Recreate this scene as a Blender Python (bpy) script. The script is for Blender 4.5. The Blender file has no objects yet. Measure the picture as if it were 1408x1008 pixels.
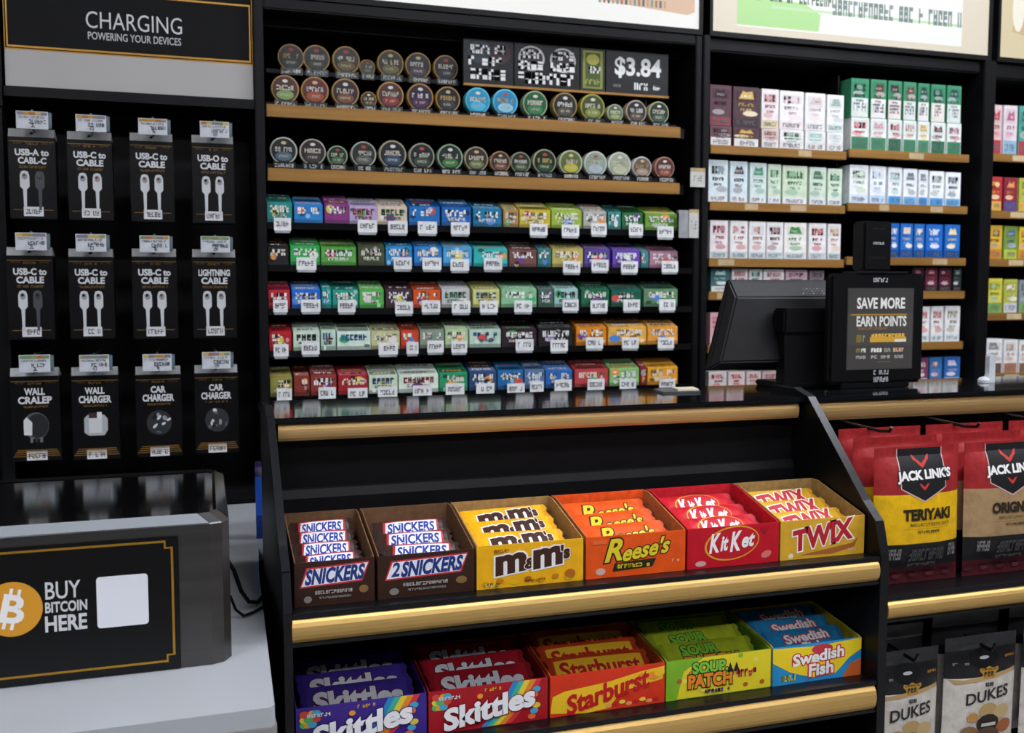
import bpy, bmesh, math, random
from mathutils import Vector
from mathutils.geometry import tessellate_polygon
random.seed(7)
scene = bpy.context.scene
C = scene.collection

# ------------------------------------------------------------------ camera
F, CX, CY = 1387.0, 704.0, 504.0                      # focal length and centre in pixels of the 1408x1008 frame
TH, PT, CZ = math.radians(18.3), math.radians(4.3), 1.40
cam_d = bpy.data.cameras.new('camera'); cam = bpy.data.objects.new('camera', cam_d); C.objects.link(cam)
cam_d.sensor_width = 36; cam_d.lens = 36 * F / 1408; cam_d.clip_start = .02
cam.location = (0, 0, CZ); cam.rotation_euler = (math.pi / 2 - PT, 0, -TH)
cam_d.dof.use_dof = True; cam_d.dof.focus_distance = 1.45; cam_d.dof.aperture_fstop = 7.0
scene.camera = cam
# ------------------------------------------------------------------ world, exposure
w = bpy.data.worlds.new('world'); scene.world = w; w.use_nodes = True
w.node_tree.nodes['Background'].inputs[0].default_value = (.5, .55, .6, 1)
w.node_tree.nodes['Background'].inputs[1].default_value = .05
vs = scene.view_settings
vs.view_transform = 'Standard'; vs.look = 'None'; vs.gamma = 1; vs.exposure = 0.0; vs.use_curve_mapping = False
LAMP = 23.0           # brightness of the ceiling panels
LAMP_POS = [(-1.2, .35), (.9, .35), (2.9, .35), (-1.2, -1.6), (.9, -1.6), (2.9, -1.6), (1.9, 1.45)]
SIGN_GLOW = 1.0

# ------------------------------------------------------------------ pixel -> place
def ray(px, py):
    u = (px - CX) / F; v = (CY - py) / F; c, s = math.cos(PT), math.sin(PT)
    f = c + v * s; z = -s + v * c
    return u * math.cos(TH) + f * math.sin(TH), f * math.cos(TH) - u * math.sin(TH), z
def onY(px, py, Y):
    d = ray(px, py); t = Y / d[1]; return Vector((d[0] * t, Y, CZ + d[2] * t))
def onZ(px, py, Z):
    d = ray(px, py); t = (Z - CZ) / d[2]; return Vector((d[0] * t, d[1] * t, Z))
def xat(px, py, Y): return onY(px, py, Y).x
def zat(px, py, Y): return onY(px, py, Y).z

# ------------------------------------------------------------------ materials
MATS = {}
def lin(h):
    h = h.lstrip('#'); o = []
    for i in (0, 2, 4):
        c = int(h[i:i + 2], 16) / 255
        o.append(c / 12.92 if c <= .04045 else ((c + .055) / 1.055) ** 2.4)
    return o
FIN = {  # finish: roughness, metallic, specular, colour variation, noise scale, bump
    'paper': (.45, 0, .4, .10, 60, .02), 'gloss': (.3, 0, .3, .10, 40, .04), 'film': (.36, 0, .3, .14, 55, .2),
    'black': (.46, 0, .18, .25, 25, .03), 'gblack': (.08, 0, .5, .2, 8, .01), 'chrome': (.16, .9, .5, .04, 5, 0), 'steel': (.34, .85, .5, .10, 9, .02),
    'gold': (.42, .62, .5, .06, 7, .02), 'wood': (.5, .35, .4, .22, 9, .03), 'card': (.75, 0, .2, .18, 90, .08),
    'flat': (.5, 0, .35, .03, 6, 0), 'sheen': (.28, 0, .5, .03, 5, 0), 'matte': (.7, 0, .2, .12, 30, .03), 'ink': (.5, 0, .3, 0, 1, 0), 'clear': (.25, 0, .5, .25, 30, .1)}
def M(col, fin='paper'):
    k = (col, fin)
    if k in MATS: return MATS[k]
    m = bpy.data.materials.new(fin + '_' + col.lstrip('#')); MATS[k] = m; m.use_nodes = True
    nt = m.node_tree; b = nt.nodes['Principled BSDF']; r, me, sp, var, sc, bu = FIN[fin]; c = lin(col)
    b.inputs['Roughness'].default_value = r; b.inputs['Metallic'].default_value = me
    b.inputs['Specular IOR Level'].default_value = sp
    if var == 0:
        b.inputs['Base Color'].default_value = (*c, 1); return m
    tc = nt.nodes.new('ShaderNodeTexCoord'); n = nt.nodes.new('ShaderNodeTexNoise'); mp = nt.nodes.new('ShaderNodeMapping')
    n.inputs['Scale'].default_value = sc; n.inputs['Detail'].default_value = 3
    if fin in ('gold', 'wood', 'steel'): mp.inputs['Scale'].default_value = (.25, 8, 8)
    nt.links.new(tc.outputs['Object'], mp.inputs[0]); nt.links.new(mp.outputs[0], n.inputs['Vector'])
    cr = nt.nodes.new('ShaderNodeValToRGB'); e = cr.color_ramp.elements
    e[0].position = .3; e[1].position = .7
    e[0].color = (*[x * (1 - var) for x in c], 1); e[1].color = (*[min(1, x * (1 + var)) for x in c], 1)
    nt.links.new(n.outputs['Fac'], cr.inputs[0]); nt.links.new(cr.outputs[0], b.inputs['Base Color'])
    if bu:
        bp = nt.nodes.new('ShaderNodeBump'); bp.inputs['Strength'].default_value = bu; bp.inputs['Distance'].default_value = .01
        nt.links.new(n.outputs['Fac'], bp.inputs['Height']); nt.links.new(bp.outputs[0], b.inputs['Normal'])
    return m
def glow(col, strength, name='glow'):
    k = (col, 'glow', strength)
    if k in MATS: return MATS[k]
    m = bpy.data.materials.new(name); MATS[k] = m; m.use_nodes = True
    b = m.node_tree.nodes['Principled BSDF']; c = lin(col)
    b.inputs['Base Color'].default_value = (*[x * .15 for x in c], 1)
    b.inputs['Emission Color'].default_value = (*c, 1); b.inputs['Emission Strength'].default_value = strength
    b.inputs['Roughness'].default_value = .3
    return m
BLK = lambda: M('#060607', 'black')
INK = lambda c: M(c, 'ink')

# ------------------------------------------------------------------ lettering (built-in font turned to triangles)
TXT = {}
def glyphs(s, bold=0., shear=0., space=1.):
    k = (s, round(bold, 4), round(shear, 3), space)
    if k in TXT: return TXT[k]
    cu = bpy.data.curves.new('t', 'FONT'); cu.body = s; cu.offset = bold; cu.shear = shear; cu.space_character = space
    cu.resolution_u = 3; cu.fill_mode = 'FRONT'
    o = bpy.data.objects.new('t', cu); C.objects.link(o)
    me = bpy.data.meshes.new_from_object(o)
    v = [(a.co.x, a.co.y) for a in me.vertices]; f = [tuple(p.vertices) for p in me.polygons]
    bpy.data.objects.remove(o); bpy.data.meshes.remove(me); bpy.data.curves.remove(cu)
    TXT[k] = (v, f); return TXT[k]

# ------------------------------------------------------------------ mesh builder (world coordinates, re-based on the parent)
BASE = {}
class MB:
    def __init__(s): s.v = []; s.f = []; s.mi = []; s.m = []; s.lay = 0
    def slot(s, m):
        if m not in s.m: s.m.append(m)
        return s.m.index(m)
    def add(s, vs, fs, m):
        i = len(s.v); k = s.slot(m); s.v += [tuple(a) for a in vs]
        for f in fs: s.f.append(tuple(i + a for a in f)); s.mi.append(k)
        return s
    def box(s, x0, x1, y0, y1, z0, z1, m, bev=0):
        if bev:
            bm = bmesh.new(); bmesh.ops.create_cube(bm, size=1)
            for v in bm.verts: v.co = ((x0 + x1) / 2 + v.co.x * (x1 - x0), (y0 + y1) / 2 + v.co.y * (y1 - y0), (z0 + z1) / 2 + v.co.z * (z1 - z0))
            bmesh.ops.bevel(bm, geom=bm.edges[:], offset=bev, segments=2, affect='EDGES')
            bm.verts.index_update()
            s.add([v.co[:] for v in bm.verts], [[v.index for v in f.verts] for f in bm.faces], m); bm.free(); return s
        return s.add([(x0, y0, z0), (x1, y0, z0), (x1, y1, z0), (x0, y1, z0), (x0, y0, z1), (x1, y0, z1), (x1, y1, z1), (x0, y1, z1)],
              [(0, 3, 2, 1), (4, 5, 6, 7), (0, 1, 5, 4), (1, 2, 6, 5), (2, 3, 7, 6), (3, 0, 4, 7)], m)
    def prism(s, prof, x0, x1, m):       # prof: list of (y, z), extruded along x
        n = len(prof); vs = [(x0, y, z) for y, z in prof] + [(x1, y, z) for y, z in prof]
        fs = [(i, (i + 1) % n, n + (i + 1) % n, n + i) for i in range(n)] + [tuple(range(n))[::-1], tuple(range(n, 2 * n))]
        return s.add(vs, fs, m)
    def slab(s, pts, z0, z1, m):         # pts: list of (x, y), extruded along z
        n = len(pts); vs = [(x, y, z0) for x, y in pts] + [(x, y, z1) for x, y in pts]
        fs = [(i, (i + 1) % n, n + (i + 1) % n, n + i) for i in range(n)] + [tuple(range(n))[::-1], tuple(range(n, 2 * n))]
        return s.add(vs, fs, m)
    def plate(s, pts, y0, y1, m):        # pts: list of (x, z), extruded along y
        n = len(pts); vs = [(x, y0, z) for x, z in pts] + [(x, y1, z) for x, z in pts]
        fs = [(i, (i + 1) % n, n + (i + 1) % n, n + i) for i in range(n)] + [tuple(range(n))[::-1], tuple(range(n, 2 * n))]
        return s.add(vs, fs, m)
    def lathe(s, c, prof, m, axis='y', n=24):   # prof: (radius, along)
        vs = []; fs = []
        for r, a in prof:
            for i in range(n):
                t = 2 * math.pi * i / n; p, q = r * math.cos(t), r * math.sin(t)
                vs.append({'y': (c[0] + p, c[1] + a, c[2] + q), 'z': (c[0] + p, c[1] + q, c[2] + a), 'x': (c[0] + a, c[1] + p, c[2] + q)}[axis])
        for j in range(len(prof) - 1):
            for i in range(n):
                k = (i + 1) % n; fs.append((j * n + i, j * n + k, (j + 1) * n + k, (j + 1) * n + i))
        fs += [tuple(range(n)), tuple(range((len(prof) - 1) * n, len(prof) * n))]
        return s.add(vs, fs, m)
    def tube(s, pts, r, m, n=7):
        P = [Vector(p) for p in pts]; vs = []; fs = []
        for i, p in enumerate(P):
            d = (P[min(i + 1, len(P) - 1)] - P[max(i - 1, 0)]).normalized()
            a = d.orthogonal().normalized() if i == 0 else (a - d * a.dot(d)).normalized()
            b = d.cross(a)
            for k in range(n):
                t = 2 * math.pi * k / n; vs.append(p + a * r * math.cos(t) + b * r * math.sin(t))
        for i in range(len(P) - 1):
            for k in range(n):
                q = (k + 1) % n; fs.append((i * n + k, i * n + q, (i + 1) * n + q, (i + 1) * n + k))
        fs += [tuple(range(n)), tuple(range((len(P) - 1) * n, len(P) * n))]
        return s.add(vs, fs, m)
    # --- flat print on a face: fr = (origin, right, up, normal, warp); each call lies a hair above the one before
    def prt(s, fr, p2, fs, m):
        s.lay += 1; e = .00025 + .00007 * s.lay; O, R, U, N = fr[:4]; wp = fr[4] if len(fr) > 4 else None
        vs = []
        if wp:
            tri = []
            for f in fs:
                if len(f) == 3: tri.append(tuple(p2[i] for i in f))
                else:
                    for t3 in tessellate_polygon([[Vector((p2[i][0], p2[i][1], 0)) for i in f]]): tri.append(tuple(p2[f[i]] for i in t3))
            p2 = []; fs = []; st = tri
            while st:
                t3 = st.pop(); ls = [math.dist(t3[i], t3[(i + 1) % 3]) for i in range(3)]; m_ = max(ls)
                if m_ > .008:
                    i = ls.index(m_); A, B_, C_ = t3[i], t3[(i + 1) % 3], t3[(i + 2) % 3]; D = ((A[0] + B_[0]) / 2, (A[1] + B_[1]) / 2); st += [(A, D, C_), (D, B_, C_)]
                else: n_ = len(p2); p2 += list(t3); fs.append((n_, n_ + 1, n_ + 2))
        for a, b in p2:
            d = e + (wp(a, b) if wp else 0); vs.append(O + R * a + U * b + N * d)
        return s.add(vs, fs, m)
    def poly(s, fr, p2, m): return s.prt(fr, p2, [tuple(range(len(p2)))], m)
    def rect(s, fr, a0, a1, b0, b1, m, n=1):
        p = []; f = []
        for i in range(n + 1):
            a = a0 + (a1 - a0) * i / n; p += [(a, b0), (a, b1)]
        for i in range(n): f.append((2 * i, 2 * i + 2, 2 * i + 3, 2 * i + 1))
        return s.prt(fr, p, f, m)
    def disc(s, fr, ca, cb, ra, rb, m, n=24, rot=0.):
        c, q = math.cos(rot), math.sin(rot); p = []
        for i in range(n):
            t = 2 * math.pi * i / n; x, y = ra * math.cos(t), rb * math.sin(t); p.append((ca + x * c - y * q, cb + x * q + y * c))
        return s.poly(fr, p, m)
    def ring(s, fr, ca, cb, ra, rb, wd, m, n=28, rot=0.):
        c, q = math.cos(rot), math.sin(rot); p = []; f = []
        for i in range(n):
            t = 2 * math.pi * i / n
            for k in (0, wd):
                x, y = (ra - k) * math.cos(t), (rb - k) * math.sin(t); p.append((ca + x * c - y * q, cb + x * q + y * c))
        for i in range(n):
            j = (i + 1) % n; f.append((2 * i, 2 * j, 2 * j + 1, 2 * i + 1))
        return s.prt(fr, p, f, m)
    def text(s, fr, t, a0, a1, b0, b1, m, bold=0., shear=0., rot=0., skew=0., out=(), space=1.):
        bv = glyphs(t, bold, shear, space)[0]
        x0, x1 = min(v[0] for v in bv), max(v[0] for v in bv); y0, y1 = min(v[1] for v in bv), max(v[1] for v in bv)
        sx = (a1 - a0) / (x1 - x0); sy = (b1 - b0) / (y1 - y0); ca, cb = (a0 + a1) / 2, (b0 + b1) / 2; c, q = math.cos(rot), math.sin(rot)
        for off, mm in list(out) + [(0, m)]:
            v, f = glyphs(t, bold + off, shear, space); p = []
            for x, y in v:
                a = a0 + (x - x0) * sx - ca; b = b0 + (y - y0) * sy - cb + skew * a
                p.append((ca + a * c - b * q, cb + a * q + b * c))
            s.prt(fr, p, f, mm)
        return s
    def scrib(s, fr, a0, a1, b0, b1, m, n=6, seed=0, th=.2):   # a word too blurred to read: letter-like strokes
        rg = random.Random(seed); wd = (a1 - a0) / n; h = b1 - b0; p = []; f = []
        def q(x0, x1, y0, y1):
            i = len(p); p.extend([(x0, y0), (x1, y0), (x1, y1), (x0, y1)]); f.append((i, i + 1, i + 2, i + 3))
        for k in range(n):
            x = a0 + k * wd; e = x + wd * .8; t = wd * th * 1.1; u = h * th
            if rg.random() < .08: continue
            ch = [rg.random() < .75, rg.random() < .5, rg.random() < .55, rg.random() < .5, rg.random() < .5]
            if sum(ch) < 2: ch[0] = ch[2] = True
            if ch[0]: q(x, x + t, b0, b1)
            if ch[1]: q(e - t, e, b0 + (h * .4 if rg.random() < .3 else 0), b1)
            if ch[2]: q(x, e, b1 - u, b1)
            if ch[3]: q(x, e, b0 + h * .42, b0 + h * .42 + u)
            if ch[4]: q(x, e, b0, b0 + u)
        return s.prt(fr, p, f, m) if p else s
    def build(s, name, parent=None, base=None, smooth=False):
        b = Vector(BASE.get(parent.name, (0, 0, 0))) if parent else Vector(base if base else (0, 0, 0))
        me = bpy.data.meshes.new(name); me.from_pydata([tuple(Vector(v) - b) for v in s.v], [], s.f)
        for m in s.m: me.materials.append(m)
        me.polygons.foreach_set('material_index', s.mi)
        if smooth: me.polygons.foreach_set('use_smooth', [True] * len(s.f))
        me.update(); o = bpy.data.objects.new(name, me); C.objects.link(o)
        if parent: o.parent = parent
        else: o.location = b
        BASE[o.name] = tuple(b); return o
def tag(o, label, cat, group=None):
    o['label'] = label; o['category'] = cat
    if group: o['group'] = group
    return o
def thing(name, loc, label, cat, group=None):
    o = bpy.data.objects.new(name, None); C.objects.link(o); o.location = loc; o.empty_display_size = .02
    BASE[o.name] = tuple(loc); return tag(o, label, cat, group)
def local_thing(name, label, cat, loc, rot=(0, 0, 0), group=None):   # parts are given in the thing's own coordinates
    o = thing(name, loc, label, cat, group); o.rotation_euler = rot; BASE[o.name] = (0, 0, 0); return o
def struct(o): o['kind'] = 'structure'; return o
X_, Y_, Z_ = Vector((1, 0, 0)), Vector((0, 1, 0)), Vector((0, 0, 1))
def front(x, y, z, warp=None): return (Vector((x, y, z)), X_, Z_, -Y_, warp)
ORD = ['first', 'second', 'third', 'fourth', 'fifth', 'sixth', 'seventh', 'eighth', 'ninth', 'tenth', 'eleventh', 'twelfth', 'thirteenth', 'fourteenth', 'fifteenth', 'sixteenth', 'seventeenth']
def bull(y, z0, z1, d, n=6, back=.012):    # bull-nosed strip profile, bulging towards -y
    pr = [(y + back, z0)]
    for i in range(n + 1):
        t = i / n; pr.append((y - d * math.sin(math.pi * t) ** .7 if 0 < t < 1 else y, z0 + (z1 - z0) * t))
    return pr + [(y + back, z1)]

# ================================================================== the room
def room():
    fl = MB(); fl.box(-4, 6, -4, 3, -.05, 0, M('#8d8a84', 'matte')); struct(fl.build('floor'))
    ce = MB(); ce.box(-4, 6, -4, 3, 2.9, 2.95, M('#c9c9c6', 'matte')); struct(ce.build('ceiling'))
    for nm, a in (('wall_back', (-4, 6, 2.6, 2.7)), ('wall_front', (-4, 6, -4.1, -4)), ('wall_left', (-4.1, -4, -4, 2.7)), ('wall_right', (6, 6.1, -4, 2.7))):
        wl = MB(); wl.box(*a, 0, 2.9, M('#77777a' if nm != 'wall_back' else '#1a1a1b', 'matte')); struct(wl.build(nm))
    for i, (x, y) in enumerate(LAMP_POS):
        t = thing('ceiling_light', (x, y, 2.84), ORD[i] + ' white ceiling light panel above the shop floor', 'light', 'ceiling light panels')
        b = MB(); b.box(x - .62, x + .62, y - .17, y + .17, 2.86, 2.9, M('#d8d8d8', 'matte')); b.build('housing', t)
        b = MB(); b.box(x - .6, x + .6, y - .15, y + .15, 2.84, 2.86, glow('#f4f6ff', LAMP, 'lamp_glow')); b.build('diffuser', t)
room()

def pxr(x0, y0, x1, y1, Y):      # pixel rectangle -> X0, X1, Z0, Z1 on the plane Y
    xc, yc = (x0 + x1) / 2, (y0 + y1) / 2
    return xat(x0, yc, Y), xat(x1, yc, Y), zat(xc, y1, Y), zat(xc, y0, Y)
WY = 2.2           # front of the wall shelving
GOLDW = lambda: M('#9a7036', 'wood')
WHT = lambda: M('#e9eae8', 'paper')

# ================================================================== wall bay 1: charging accessories
def charging_bay():
    xl, xr = -.307, .16
    t = thing('charging_display', (xl, 2.36, 0), 'black pegboard display bay with gold-framed CHARGING header', 'display stand')
    b = MB(); b.box(-1.3, xr, 2.36, 2.40, .95, 2.5, BLK()); b.build('back_panel', t)
    b = MB(); b.box(-1.3, -.312, 2.185, 2.36, 1.755, 2.5, BLK()); b.build('side_header', t)
    b = MB(); b.box(-.336, -.314, 2.19, 2.36, .95, 1.755, BLK()); b.build('post', t)
    b = MB(); b.box(.162, .181, 2.185, 2.36, .95, 2.5, M('#0d0d0f', 'black'), .002); b.build('post', t)
    b = MB(); b.box(-1.3, .162, 2.19, 2.36, .90, .985, BLK(), .004); b.build('base_deck', t)
    z0, z1, z2 = 1.797, 1.868, 2.30
    hd = MB(); hd.box(xl, xr, 2.20, 2.34, z1, z2, M('#101011', 'matte')); h = hd.build('header_board', t)
    b = MB(); b.box(xl, xr, 2.20, 2.34, z0, z1 - .0005, M('#b3b1ae', 'flat')); b.build('blank_strip', t)
    b = MB(); b.box(xl - .004, xr + .002, 2.195, 2.36, z0 - .02, z0 - .0005, M('#0d0d0f', 'black')); b.build('header_rail', t)
    fr = front(0, 2.20, 0); g = M('#b98a3a', 'gold')
    b = MB()
    for a in ((xl + .004, xr - .004, z1 + .004, z1 + .0075), (xl + .004, xr - .004, 1.9855, 1.989), (xl + .004, xl + .0065, z1 + .004, 1.987), (xr - .0065, xr - .004, z1 + .004, 1.987),
              (xl, xr, z1 - .0005, z1 + .0015), (xl, xl + .0015, z1, 2.3), (xr - .0015, xr, z1, 2.3)): b.rect(fr, *a, g)
    b.build('gold_frame', h)
    b = MB(); b.text(fr, 'CHARGING', *pxr(118, 20, 250, 43, 2.2), INK('#d9dadb'), bold=-.004); b.build('title_lettering', h); b = MB()
    b.text(fr, 'POWERING YOUR DEVICES', *pxr(121, 48, 249, 58.5, 2.2), INK('#c4c5c6'), bold=.012); b.build('tagline_lettering', h)
    t['label'] = 'black pegboard display bay with gold-framed CHARGING header'
    rows = [
     [((12, 177, 77, 301), (22, 153, 66, 177), 'USB-A to', 'CABL-C'), ((93, 181, 155, 303), (104, 158, 146, 181), 'USB-C to', 'CABLE'), ((179, 183, 239, 305), (190, 163, 230, 185), 'USB-C to', 'CABLE'), ((264, 186, 322, 307), (275, 167, 315, 189), 'USB-O to', 'CABLE')],
     [((10, 340, 74, 467), (21, 320, 64, 344), 'USB-C to', 'CABLE'), ((95, 342, 157, 466), (104, 322, 146, 346), 'USB-C to', 'CABLE'), ((182, 342, 244, 466), (192, 324, 233, 347), 'USB-C to', 'CABLE'), ((265, 343, 325, 465), (276, 325, 316, 347), 'LIGHTNING', 'CABLE')],
     [((15, 506, 83, 634), (26, 488, 69, 512), 'WALL', 'CRALEP'), ((99, 505, 164, 632), (109, 488, 150, 511), 'WALL', 'CHARGER'), ((187, 504, 250, 628), (196, 487, 236, 510), 'CAR', 'CHARGER'), ((268, 502, 328, 623), (278, 484, 317, 507), 'CAR', 'CHARGER')]]
    rn = ['top', 'middle', 'bottom']; Yp = 2.16
    for r, row in enumerate(rows):
        for c, (bx, tg, l1, l2) in enumerate(row):
            x0, x1, zb, zt = pxr(*bx, Yp); W = x1 - x0; H = zt - zb; xc = (x0 + x1) / 2; zs = zt - .016
            what = 'cable' if r < 2 else ('wall charger' if c < 2 else 'car charger')
            lab = f'black boxed {what}, {ORD[c]} from left in the {rn[r]} row of the charging display'
            p = thing('charger_package', (xc, Yp, zb), lab, 'package', 'boxed chargers and cables on pegs')
            b = MB(); b.box(x0, x1, Yp, Yp + .05, zb, zs, M('#0d0d0e', 'gloss'), .001); bo = b.build('box', p)
            b = MB(); b.prism([(Yp, zs), (Yp + .05, zs), (Yp + .012, zt), (Yp + .006, zt)], x0 + .001, x1 - .001, M('#9a9b9b', 'clear')); b.build('hang_tab', p)
            b = MB(); b.lathe((xc, Yp + .005, zt - .009), [(.003, 0), (.003, -.003)], M('#101010', 'ink'), n=10); b.build('hang_slot', p)
            f = front(x0, Yp, zb); q = MB(); gd = INK('#8a6a30'); lt = INK('#d4d5d6')
            q.rect(f, W * .02, W * .98, H * .855, H * .862, gd)
            q.scrib(f, W * .1, W * .3, H * .83, H * .85, INK('#5d4a25'), 5, r * 9 + c); q.scrib(f, W * .36, W * .64, H * .822, H * .845, gd, 5, r * 7 + c + 40); q.scrib(f, W * .72, W * .93, H * .83, H * .85, INK('#5d4a25'), 5, r * 9 + c + 70)
            q.build('crest_print', bo); q = MB()
            if r < 2:
                q.text(f, l1, W * .14, W * .86, H * .70, H * .775, lt, bold=.04); q.text(f, l2, W * .2, W * .8, H * .61, H * .685, lt, bold=.04)
                q.scrib(f, W * .22, W * .8, H * .565, H * .59, gd, 14, r + c)
            else:
                q.text(f, l1, W * (.28 if l1 == 'WALL' else .33), W * (.7 if l1 == 'WALL' else .66), H * .71, H * .785, lt, bold=.04); q.text(f, l2, W * .15, W * .84, H * .615, H * .695, lt, bold=.04)
                q.scrib(f, W * .25, W * .76, H * .575, H * .595, gd, 14, r + c)
            q.build('lettering', bo); q = MB()
            q.rect(f, W * .08, W * .92, H * .098, H * .104, gd)
            if r == 2:
                for k in range(4): q.rect(f, W * (.02 + .03 * k), W * (.98 - .02 * k), H * (.05 + .022 * k), H * (.058 + .022 * k), M('#9c7430', 'gold'))
            q.build('gold_lines', bo)
            q = MB(); rg = random.Random(r * 10 + c)
            if r < 2:
                for s_ in (0, 1):
                    cx = W * (.33 + .32 * s_); dk = (s_ and (r, c) in ((0, 0), (1, 0)))
                    m1 = INK('#4a4b4e' if dk else '#c9cbcd'); m2 = INK('#3a3b3d' if dk else '#8f9295')
                    hw = W * .1; pts = [(cx - hw, H * .36), (cx - hw, H * .48), (cx - hw * .7, H * .525), (cx, H * .535), (cx + hw * .7, H * .525), (cx + hw, H * .48), (cx + hw, H * .36), (cx + hw * .5, H * .33), (cx - hw * .5, H * .33)]
                    q.poly(f, pts, m1); q.disc(f, cx, H * .47, hw * .62, H * .035, m2); q.disc(f, cx - hw * .1, H * .485, hw * .35, H * .018, INK('#1b1b1c' if rg.random() < .6 else '#6a4a40'))
                    q.poly(f, [(cx - hw * .4, H * .33), (cx + hw * .4, H * .33), (cx + hw * .28, H * .1), (cx - hw * .28, H * .1)], m1)
            else:
                cx = W * .5; cz = H * .38; R_ = W * .25
                if c == 1:
                    q.poly(f, [(cx - R_, cz - R_ * .7), (cx - R_ * .6, cz - R_), (cx + R_ * .7, cz - R_), (cx + R_, cz - R_ * .5), (cx + R_, cz + R_ * .5), (cx + R_ * .7, cz + R_ * .9), (cx - R_ * .7, cz + R_ * .9), (cx - R_, cz + R_ * .6)], INK('#a8abad'))
                    q.rect(f, cx - R_ * .6, cx + R_ * .5, cz - R_ * .75, cz + R_ * .6, INK('#c9cbcc')); q.rect(f, cx + R_ * .1, cx + R_ * .5, cz + R_ * .6, cz + R_ * 1.15, INK('#d5d7d8')); q.rect(f, cx - R_ * .6, cx + R_ * .1, cz + R_ * .6, cz + R_ * 1.1, INK('#3b2a26'))
                elif c == 0:
                    q.disc(f, cx, cz, R_ * 1.05, R_ * 1.2, INK('#55585b')); q.disc(f, cx + R_ * .12, cz, R_ * .9, R_ * 1.08, INK('#222326'))
                    q.poly(f, [(cx - R_ * 1.0, cz - R_ * .8), (cx - R_ * .35, cz - R_ * .85), (cx - R_ * .3, cz + R_ * .3), (cx - R_ * .75, cz + R_ * .8), (cx - R_ * 1.0, cz + R_ * .5)], INK('#cfd1d2'))
                    for k in (-.4, 0, .4): q.rect(f, cx + R_ * (k - .1), cx + R_ * (k + .12), cz - R_ * 1.5, cz - R_ * 1.05, INK('#6c6f72' if k else '#2c2d2f'))
                else:
                    q.disc(f, cx, cz, R_ * 1.1, R_ * 1.15, INK('#2c2e31'))
                    for k in range(9):
                        a = rg.random() * 6.28; rr = R_ * rg.uniform(.3, .95); px_, pz_ = cx + rr * math.cos(a), cz + rr * math.sin(a)
                        q.disc(f, px_, pz_, R_ * rg.uniform(.12, .3), R_ * rg.uniform(.08, .2), INK(rg.choice(['#8d9196', '#c8cacc', '#55585c', '#141516'])), 8, rg.random() * 3)
            q.build('picture', bo)
            q = MB(); q.rect(f, W * .29, W * .71, H * (.008 if r == 2 else .03), H * (.108 if r == 2 else .135), INK('#d6d7d8')); q.scrib(f, W * .33, W * .68, H * (.03 if r == 2 else .055), H * (.085 if r == 2 else .11), INK('#202022'), 5, r * 31 + c)
            q.build('price_sticker', p)
            # peg hook with its flip ticket
            tx0, tx1, tz0, tz1 = pxr(*tg, 2.13); txc = (tx0 + tx1) / 2; zh = zt - .005
            hk = thing('peg_hook', (txc, 2.36, zh), f'steel peg hook with white price ticket, {ORD[c]} from left in the {rn[r]} charging row', 'hook', 'peg hooks of the charging display')
            b = MB(); b.tube([(txc, 2.3595, zh + .004), (txc, 2.2, zh), (txc, 2.14, zh), (txc, 2.134, zh + .008)], .0022, M('#707276', 'steel')); b.tube([(txc, 2.3595, tz1 - .002), (txc, 2.2, tz1 - .001), (txc, 2.132, tz1 + .002)], .0018, M('#707276', 'steel')); b.build('rod', hk)
            b = MB(); b.box(tx0, tx1, 2.130, 2.1325, tz0, tz1, M('#c7ccd2', 'paper')); b.box(tx0 + .003, tx1 + .006, 2.1335, 2.134, tz0 + .002, tz1 - .001, M('#5b6b70', 'clear')); pl = b.build('ticket', hk)
            f2 = front(tx0, 2.130, tz0); TW, T_H = tx1 - tx0, tz1 - tz0; q = MB()
            for k in range(5): q.rect(f2, TW * (.03 + .188 * k), TW * (.218 + .188 * k), T_H * .78, T_H * .96, INK(rg.choice(['#b58a3a', '#8a8f5a', '#a86a3a', '#7f7a8a', '#c2a85a', '#6f8a5a'])))
            q.scrib(f2, TW * .08, TW * .9, T_H * .6, T_H * .72, INK('#5a5c60'), 12, r * 17 + c); q.scrib(f2, TW * .4, TW * .95, T_H * .3, T_H * .52, INK('#2a2b30'), 6, r * 13 + c); q.scrib(f2, TW * .45, TW * .6, T_H * .08, T_H * .3, INK('#2a2b30'), 2, c)
            q.build('ticket_print', pl)
charging_bay()

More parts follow.
